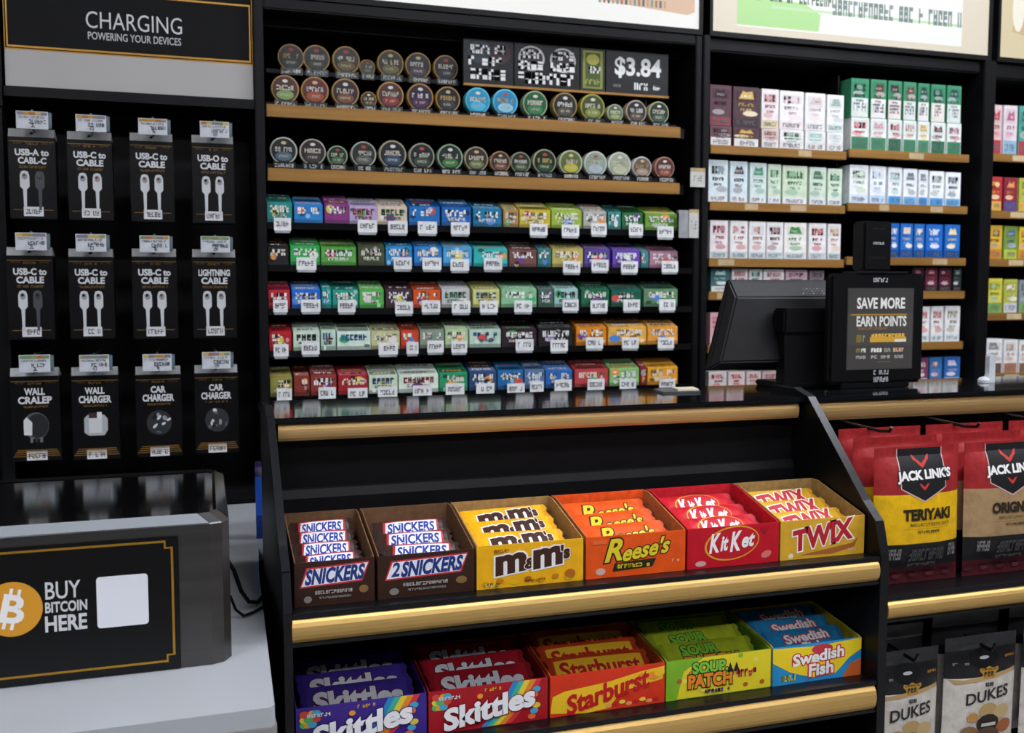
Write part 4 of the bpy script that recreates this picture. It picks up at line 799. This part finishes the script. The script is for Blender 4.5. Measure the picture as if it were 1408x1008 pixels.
def bags():
    mid = {0: '#e9b818', 1: '#a88a64'}; fl = {0: 'TERIYAKI', 1: 'ORIGN.&L', 2: 'ORIGN.&L'}
    xs = [(1.074, 1.243), (1.256, 1.425), (1.437, 1.606)]
    for i, (x0, x1) in enumerate(xs):
        for k in range(3):
            dx = (0, -.008, -.006)[k]; y = 1.362 + k * .043; h = .229 + k * .010; nm = ['yellow and red', 'tan and red', 'tan and red'][i]
            lab = [f'{nm} jerky bag at the front of the {["first", "second", "third"][i]} peg from the rack divider', f'red jerky bag second from the front behind the {["yellow", "tan", "rightmost tan"][i]} jerky bag', f'red jerky bag farthest back behind the {["yellow", "tan", "rightmost tan"][i]} jerky bag'][k]
            wrapper('jerky_bag', ((x0 + x1) / 2 + dx, y, .9145 + h / 2), (RD(-1), 0, RD(random.uniform(-2, 2) if k else 0)), x1 - x0, h, .034, '#a02a2c', '#a02a2c', lab, 'snack bag', 'jerky bags on the snack rack', a_jerky(fl[i], 0) if k == 0 else None, zones=[(0, '#4a1a20'), (.12, '#1d1c1e'), (.30, mid[min(i, 1)]), (.66, '#9c2a2c')], topseal=True)
        xc = (x0 + x1) / 2; hk = thing('bag_hook', (xc, 1.60, 1.165), f'black peg hook holding the {["yellow", "tan", "rightmost tan"][i]} jerky bags', 'hook', 'hooks of the snack rack')
        b = MB(); b.tube([(xc - .03, 1.60, 1.168), (xc - .03, 1.42, 1.162), (xc - .03, 1.395, 1.165), (xc - .03, 1.39, 1.172)], .003, M('#111113', 'gloss')); b.build('rod', hk); b = MB(); b.box(xc - .045, xc - .015, 1.592, 1.5995, 1.155, 1.182, M('#111113', 'gloss'), .002); b.build('bracket', hk)
    def a_duke(q, f, W, H, big=True):
        dk, tn = INK('#2c2a2a'), INK('#b08c5a')
        q.poly(f, [(W * .0 + .004, H * .70), (W * .2, H * .69), (W * .96, H * .735), (W * .97, H * .71), (W * .6, H * .68), (W * .1, H * .66)], INK('#b89868'))
        q.poly(f, [(W * .42, H * .745), (W * .46, H * .72), (W * .47, H * .685), (W * .63, H * .685), (W * .64, H * .72), (W * .69, H * .745), (W * .68, H * .765), (W * .61, H * .757), (W * .55, H * .775), (W * .5, H * .757), (W * .43, H * .765)], INK('#b08432')); q.scrib(f, W * .48, W * .62, H * .7, H * .735, dk, 3, 21, .3); q.scrib(f, W * .44, W * .67, H * .745, H * .757, INK('#4a3414'), 5, 23, .3); q.disc(f, W * .5, H * .84, W * .2, H * .07, INK('#121214'), 16); q.disc(f, W * .5, H * .84, W * .07, H * .012, INK('#d0d0d0'), 10)
        q.scrib(f, W * .08, W * .3, H * .8, H * .82, INK('#8a8c8e'), 3, 5, .3); q.scrib(f, W * .8, W * .96, H * .82, H * .84, INK('#b07a3a'), 4, 9, .3)
        q.scrib(f, W * .5, W * .62, H * .625, H * .655, dk, 2, 3, .3); q.text(f, 'DUKES', W * .24, W * .84, H * .515, H * .605, dk, bold=.02, skew=.1)
        for a, b_, r, c in ((.55, .44, .13, '#b89a64'), (.34, .4, .08, '#c08a4a'), (.75, .42, .12, '#c4a878'), (.55, .34, .16, '#2c2420'), (.3, .28, .12, '#8a6a48'), (.8, .3, .12, '#a8643c'), (.55, .22, .2, '#5a4636'), (.2, .16, .12, '#b48a58'), (.85, .16, .1, '#7a5a3c')): q.disc(f, W * a, H * b_, W * r, W * r * .7, INK(c), 12)
        q.rect(f, W * .46, W * .66, H * .32, H * .345, INK('#c8c4b8'))
    xs = [(1.074, 1.212), (1.226, 1.378), (1.394, 1.546)]
    for i, (x0, x1) in enumerate(xs):
        for k in range(4):
            y = 1.362 + k * .046; h = .232; zt = (.800 if i == 0 else .809) + (0, .026, .020, .032)[k]; dx = (0, .006, -.01, .012)[k]
            nm = ['nearest the rack divider', 'in the middle', 'at the right edge'][i]
            wrapper('sausage_bag', ((x0 + x1) / 2 + dx, y, zt - h / 2), (RD(1), RD((0, 2, -2, 3)[k]), RD((0, 3, -4, 3)[k])), x1 - x0, h, .03, '#bfbab2', '#bfbab2', f'cream and black snack bag, {["first", "second", "third", "fourth"][k]} from front on lower peg {nm}', 'snack bag', 'snack bags on the lower pegs', a_duke if k == 0 else None, zones=[(0, '#cdc7bd'), (.70, '#232325'), (.9, '#3f4042' if k == 0 else '#6d6e70')], topseal=True)
        xc = (x0 + x1) / 2; hk = thing('bag_hook', (xc, 1.60, .80), f'black peg hook holding the lower snack bags {nm}', 'hook', 'hooks of the snack rack')
        b = MB(); zh = .795; b.tube([(xc, 1.60, zh + .012), (xc, 1.40, zh), (xc, 1.335, zh - .006), (xc, 1.328, zh + .008)], .003, M('#111113', 'gloss')); b.build('rod', hk); b = MB(); b.box(xc - .015, xc + .015, 1.592, 1.5995, zh - .004, zh + .03, M('#111113', 'gloss'), .002); b.build('bracket', hk)
bags()

# ================================================================== left counter with the kiosk
CT = .95
def left_counter():
    t = thing('checkout_counter', (-.4, 1.6, 0), 'white laminate checkout counter under the kiosk at the left', 'counter')
    pts = [(-1.4, 1.085), (.085, 1.090), (.090, 1.096), (.1125, 1.62), (.124, 1.788), (.175, 1.792), (.175, 2.18), (-1.4, 2.18)]
    b = MB(); b.slab(pts, CT - .022, CT, M('#aeb2b6', 'sheen')); b.build('worktop', t)
    b = MB(); b.slab([(-1.4, 1.083), (.085, 1.0885), (.092, 1.096), (.092, 1.13), (-1.4, 1.11)], CT - .055, CT - .0225, M('#8d8b87', 'flat')); b.build('edge_band', t)
    b = MB(); b.box(-1.4, .085, 1.15, 2.1, 0, CT - .0555, M('#6a6865', 'matte')); b.build('cabinet', t)
left_counter()

def kiosk():
    yf = 1.240; zt = zat(120, 733, yf); zb = CT + .0005; zu = zat(120, 716, yf + .018)
    t = thing('bitcoin_kiosk', (-.25, 1.4, zb), 'dark metal countertop kiosk with black BUY BITCOIN HERE sign', 'kiosk')
    out = [(-.62, yf), (.030, yf), (.044, yf + .006), (.053, yf + .022), (.060, yf + .33), (.050, yf + .345), (-.62, yf + .345)]
    b = MB(); b.slab(out, zb, zt, M('#5c5a58', 'steel')); b.build('body', t)
    def ring(k, dy0, dy1, z): return [(-.62, yf + dy0, z), (.030 - k, yf + dy0, z), (.044 - k, yf + .004 + dy0, z), (.053 - k, yf + .02 + dy0, z), (.060 - k, yf + .33 - dy1, z), (.050 - k, yf + .345 - dy1, z), (-.62, yf + .345 - dy1, z)]
    r0, r1, r2 = ring(0, 0, 0, zt + .0005), ring(.001, .001, .001, zt + .002), ring(.014, .018, .014, zu)
    r3 = ring(.018, .022, .018, zu - .003); n = 7
    b = MB(); b.add([r1[0], r1[1], r2[1], r2[0]], [(0, 1, 2, 3)], M('#8d9296', 'sheen')); b.build('front_glint', t)  # front facet of the lid rim, its bright reflection painted in as paler grey
    b = MB(); b.add(r0 + r1 + r2, [(i, (i + 1) % n, n + (i + 1) % n, n + i) for i in range(n)] + [(n + i, n + (i + 1) % n, 2 * n + (i + 1) % n, 2 * n + i) for i in range(1, n)] + [tuple(range(n))[::-1]], M('#8a8c90', 'chrome')); b.build('lid_rim', t)
    b = MB(); b.add(r2 + r3, [(i, (i + 1) % n, n + (i + 1) % n, n + i) for i in range(n)] + [tuple(range(n, 2 * n))], M('#0a0a0b', 'gblack')); b.build('lid', t)
    Y = yf - .003
    xr = xat(247, 830, Y); z1 = zat(247, 737, Y); z0 = zat(247, 926, Y); z0 = max(z0, zb + .001)
    b = MB(); b.box(-.45, xr, Y, yf - .0003, z0, z1, M('#0e0e0f', 'gloss'), .001); sp = b.build('sign_plate', t)
    f = front(0, Y, 0); g = M('#b98a2c', 'gold'); q = MB(); k = .0026; xi, zi0, zi1 = xr - .006, z0 + .009, z1 - .004
    for a in ((-.445, xi - .008, zi1 - k, zi1), (-.445, xi - .008, zi0, zi0 + k), (xi - k, xi, zi0 + .008, zi1 - .008), (xi - .010, xi - .008, zi1 - .008, zi1), (xi - .010, xi, zi1 - .010, zi1 - .008), (xi - .010, xi - .008, zi0, zi0 + .008), (xi - .010, xi, zi0 + .008, zi0 + .010)): q.rect(f, *a, g)
    q.build('gold_frame', sp)
    c = onY(17, 838, Y); r = .0315; q = MB(); q.disc(f, c.x, c.z, r, r, INK('#d8982c'), 40); wh = INK('#f0efec')
    q.text(f, 'B', c.x - .0115, c.x + .0135, c.z - .0165, c.z + .0165, wh, bold=.03, rot=-.22)
    for dz in (-1, 1):
        for dx in (-.004, .0045):
            a = -.22; px_, pz_ = dx - .001, dz * .0195; X0 = c.x + px_ * math.cos(a) - pz_ * math.sin(a); Z0 = c.z + px_ * math.sin(a) + pz_ * math.cos(a)
            q.poly(f, [(X0 + u * math.cos(a) - v * math.sin(a), Z0 + u * math.sin(a) + v * math.cos(a)) for u, v in ((-.0018, -.004), (.0018, -.004), (.0018, .004), (-.0018, .004))], wh)
    q.build('coin_emblem', sp)
    q = MB(); lt = INK('#d2d3d4')
    q.text(f, 'BUY', *pxr(62, 799, 111, 823, Y), lt, bold=.01); q.text(f, 'BITCOIN', *pxr(62, 826, 120, 841, Y), lt, bold=.03); q.text(f, 'HERE', *pxr(62, 845, 120, 867, Y), lt, bold=.03); q.build('lettering', sp)
    a0, a1, b0, b1 = pxr(133, 791, 204, 861, Y); q = MB(); r = .004; pts = []
    for cx, cz, s0 in ((a1 - r, b1 - r, 0), (a0 + r, b1 - r, 90), (a0 + r, b0 + r, 180), (a1 - r, b0 + r, 270)):
        for k in range(5): an = RD(s0 + 22.5 * k); pts.append((cx + r * math.cos(an), cz + r * math.sin(an)))
    q.poly(f, pts, INK('#e2e4ea')); q.build('blank_label', sp)['label'] = 'white rounded blank label'
    ys = yf + .2
    b = MB(); b.tube([(.057, ys, CT + .075), (.066, ys - .003, CT + .06), (.075, ys - .006, CT + .03), (.085, ys + .002, CT + .012), (.098, ys + .02, CT + .004), (.108, ys + .05, CT + .0035)], .003, M('#0e0e10', 'gloss'))
    tag(b.build('power_cord', base=(.085, ys, CT)), 'thick black cord looping from the kiosk side towards the candy rack', 'cord', 'cords behind the kiosk')
    b = MB(); b.tube([(.059, ys - .02, CT + .03), (.066, ys - .03, CT + .012), (.076, ys - .035, CT + .004), (.09, ys - .02, CT + .003), (.104, ys + .0, CT + .003)], .002, M('#0e0e10', 'gloss'))
    tag(b.build('data_cord', base=(.085, ys - .02, CT)), 'thin black cord lying on the white counter beside the kiosk', 'cord', 'cords behind the kiosk')
    bx_ = xat(352, 720, 1.86) + .05
    wrapper('candy_bag', (bx_, 1.86, CT + .0715), (RD(-4), 0, 0), .10, .14, .03, '#1f4fae', '#1f4fae', 'shiny blue snack bag squeezed behind the candy rack end panel', 'snack bag', None, None, zones=[(0, '#1f3a8a'), (.3, '#2458c0'), (.8, '#3a2c5a')], topseal=True)
kiosk()

# ================================================================== till on the counter
def till():
    CZt = 1.2095; k = M('#101012', 'gloss'); kd = M('#0b0b0d', 'black')
    # monitor, its back to us
    t = thing('till_monitor', (1.12, 1.70, CZt), 'black till monitor seen from behind on the service counter', 'monitor')
    Yb, Yt = 1.712, 1.768
    bl, br_ = onY(974, 511, Yb), onY(1150, 515, Yb); tl = onY(1005, 384, Yt); zb, ztp = bl.z, tl.z; xl, xr = bl.x, bl.x + .30; xl2 = tl.x
    def at(u, v, d):   # u across, v up, d depth off the back face
        x = (xl + (xl2 - xl) * v) + (xr - xl) * u; y = Yb + (Yt - Yb) * v; return (x, y + d, zb + (ztp - zb) * v)
    n0 = [at(.05, .10, -.012), at(.95, .10, -.012), at(.95, .80, -.012), at(.05, .80, -.012)]; n1 = [at(0, .02, .004), at(1, .02, .004), at(1, .98, .004), at(0, .98, .004)]; n2 = [at(0, 0, .02), at(1, 0, .02), at(1, 1, .02), at(0, 1, .02)]
    bm = bmesh.new(); V = [bm.verts.new(p) for p in n0 + n1 + n2]
    for a in ((0, 1, 2, 3), (11, 10, 9, 8)): bm.faces.new([V[i] for i in a])
    for o in (0, 4):
        for i in range(4): j = (i + 1) % 4; bm.faces.new([V[o + i], V[o + 4 + i], V[o + 4 + j], V[o + j]])
    bmesh.ops.recalc_face_normals(bm, faces=bm.faces[:]); bmesh.ops.bevel(bm, geom=bm.edges[:], offset=.003, segments=2, affect='EDGES'); bm.verts.index_update()
    b = MB(); b.add([v.co[:] for v in bm.verts], [[v.index for v in f.verts] for f in bm.faces], kd); bm.free(); sh = b.build('shell', t)
    q = MB(); o = Vector(at(.55, .84, -.0135)); R = X_; U = (Vector(at(.5, .97, .002)) - Vector(at(.5, .82, -.012))).normalized(); N = R.cross(U); N = -N if N.y > 0 else N
    for r in range(3):
        for c in range(7): q.disc((o, R, U, N), .008 * c + .004 * (r % 2), .006 * r, .0022, .0018, INK('#3a3c40' if (r + c) % 3 else '#6a6c70'), 8)
    q.build('vent_holes', sh)
    xa, xb = xat(1077, 480, 1.69), xat(1134, 480, 1.69); zc = zat(1100, 424, 1.685)
    b = MB(); b.box(xa, xb + .02, 1.687, 1.73, zc - .05, zc, kd, .004); b.build('mount', t)
    b = MB(); b.prism([(1.69, CZt + .012), (1.72, CZt + .012), (1.72, zc - .04), (1.694, zc - .04)], xa + .004, xb + .014, kd); b.build('stand', t)
    b = MB(); b.box(xa - .006, xb + .05, 1.685, 1.78, CZt + .0004, CZt + .012, kd, .003); b.build('foot', t)
    # customer screen facing us
    Y = 1.635; x0, x1, z0, z1 = pxr(1141, 376, 1271, 529, Y); z0 = CZt + .010
    u = thing('customer_screen', ((x0 + x1) / 2, Y, CZt), 'black customer screen showing SAVE MORE on the counter', 'screen')
    b = MB(); b.box(x0, x1, Y, Y + .022, z0, z1, k, .006); hs = b.build('bezel', u)
    b = MB(); b.box(x0 + .02, x1 - .012, Y + .022, Y + .042, z0 + .02, z1 - .02, kd, .004); b.build('rear_housing', u)
    b = MB(); b.box(x0 + .03, x1 - .03, Y + .002, Y + .046, CZt + .0004, z0 + .004, kd, .002); b.build('foot', u)
    a0, a1, b0, b1 = pxr(1165, 397, 1254, 507, Y); b = MB(); b.box(a0 - .0015, a1 + .0015, Y - .0012, Y + .002, b0 - .0015, b1 + .0015, M('#3c3e42', 'gloss')); b.build('screen_rim', u)
    f = front(a0, Y - .0012, b0); W, H = a1 - a0, b1 - b0; q = MB(); G = lambda c, s=.75: glow(c, s, 'screen_glow')
    q.rect(f, 0, W, 0, H, G('#4e4c4c', .55)); q.rect(f, 0, W, H * .3, H * .7, G('#575451', .55))
    q.text(f, 'SAVE MORE', W * .13, W * .87, H * .75, H * .89, G('#e4e4e4'), bold=.03); q.rect(f, W * .04, W * .9, H * .67, H * .685, G('#a8843a'))
    q.text(f, 'EARN POINTS', W * .13, W * .9, H * .53, H * .66, G('#dcdcdc'), bold=.03); q.scrib(f, W * .16, W * .6, H * .49, H * .52, G('#8a6a4a'), 12, 4, .3)
    q.rect(f, W * .34, W * .9, H * .335, H * .40, G('#d0a03c')); q.scrib(f, W * .36, W * .88, H * .4, H * .44, G('#e0b450'), 10, 8, .34); q.rect(f, W * .72, W * .9, H * .335, H * .37, G('#dcdcd8')); q.rect(f, W * .13, W * .21, H * .335, H * .43, G('#7a7038')); q.scrib(f, W * .23, W * .3, H * .34, H * .42, G('#9a9a96'), 2, 5, .3)
    for a, c, cc in ((.13, .2, '#8a8040'), (.21, .28, '#d8d8d4'), (.36, .53, '#e0e0dc'), (.56, .66, '#9a9a96'), (.7, .87, '#d0a890')): q.scrib(f, W * a, W * c, H * .21, H * .26, G(cc), 4, int(a * 99), .4)
    for a, c in ((.13, .28), (.36, .66), (.72, .86)): q.scrib(f, W * a, W * c, H * .13, H * .17, G('#b0b0ae'), 6, int(a * 77), .26)
    q.rect(f, W * .45, W * .66, H * .085, H * .09, G('#8a7a40')); q.build('display', u)
    q = MB(); f = front(0, Y, 0)
    for p, n_, s_ in (((1201, 382, 1221, 388), 6, 3), ((1201, 509, 1222, 515), 6, 7), ((1201, 518, 1222, 525), 5, 9)): q.scrib(f, *pxr(*p, Y), INK('#c8cacc'), n_, s_, .24); q.build('bezel_mark', hs); q = MB()
    # scanner head on top
    a0, a1, b0, b1 = pxr(1187, 304, 1226, 366, Y + .01); zs = z1 + .0003
    v = thing('scanner_head', ((a0 + a1) / 2, Y + .03, zs), 'upright black scanner box standing on the customer screen', 'scanner')
    b = MB(); b.box(a0, a1, Y + .008, Y + .045, zs + .004, b1, k, .004); bo = b.build('body', v)
    b = MB(); b.box(a0 - .018, a1 + .036, Y + .002, Y + .05, zs, zs + .004, M('#1c1d20', 'gloss'), .001); b.build('base_plate', v)
    q = MB(); f = front(a0, Y + .008, zs); W, H = a1 - a0, b1 - zs; q.scrib(f, W * .32, W * .72, H * .55, H * .6, INK('#c8cacc'), 5, 4, .3); q.scrib(f, W * .3, W * .75, H * .84, H * .86, INK('#3c3e42'), 6, 4, .3); q.scrib(f, W * .15, W * .8, H * .28, H * .32, INK('#2c2c2e'), 7, 8, .3); q.build('front_marks', bo)
    # odds and ends
    p = onZ(928, 538, CZt); b = MB(); x, y = p.x, p.y - .01
    b.slab([(x - .045, y - .03), (x + .03, y - .035), (x + .045, y + .02), (x - .035, y + .03)], CZt + .0003, CZt + .004, M('#8a8e92', 'steel'), ); 
    tt = thing('change_tray', (x, y, CZt), 'flat silver tray with cream slip on the counter below amber gum', 'tray'); b.build('tray', tt)
    b = MB(); b.slab([(x - .012, y - .026), (x + .03, y - .028), (x + .042, y + .014), (x + .0, y + .02)], CZt + .0042, CZt + .007, M('#d8d0b4', 'paper')); b.build('paper_slip', tt)
    p = onZ(1347, 525, CZt); x, y = p.x, p.y - .03; b = MB(); m = M('#c9ced2', 'gloss'); zt = zat(1348, 488, y)
    b.plate([(x - .008, CZt + .0005), (x + .011, CZt + .0005), (x + .011, zt - .003), (x + .008, zt), (x - .002, zt), (x - .004, zt - .004), (x - .004, CZt + .02)], y, y + .012, m); b.lathe((x - .012, y + .006, CZt + .0005), [(.012, 0), (.012, .006), (.008, .011), (.001, .013)], m, 'z', 14)
    tag(b.build('plastic_stand', base=(x, y, CZt)), 'small white plastic stand on the counter near the right edge', 'stand')
    p = onZ(1131, 532, CZt); b = MB(); x, y = p.x - .002, p.y - .02; b.prism([(y, CZt + .0125), (y + .01, CZt + .0125), (y + .008, CZt + .037), (y + .004, CZt + .037)], x, x + .006, M('#c4c8cc', 'gloss')); tag(b.build('white_clip', base=(x, y, CZt + .0125)), 'tiny white clip wedged between monitor stand and customer screen', 'clip')
till()
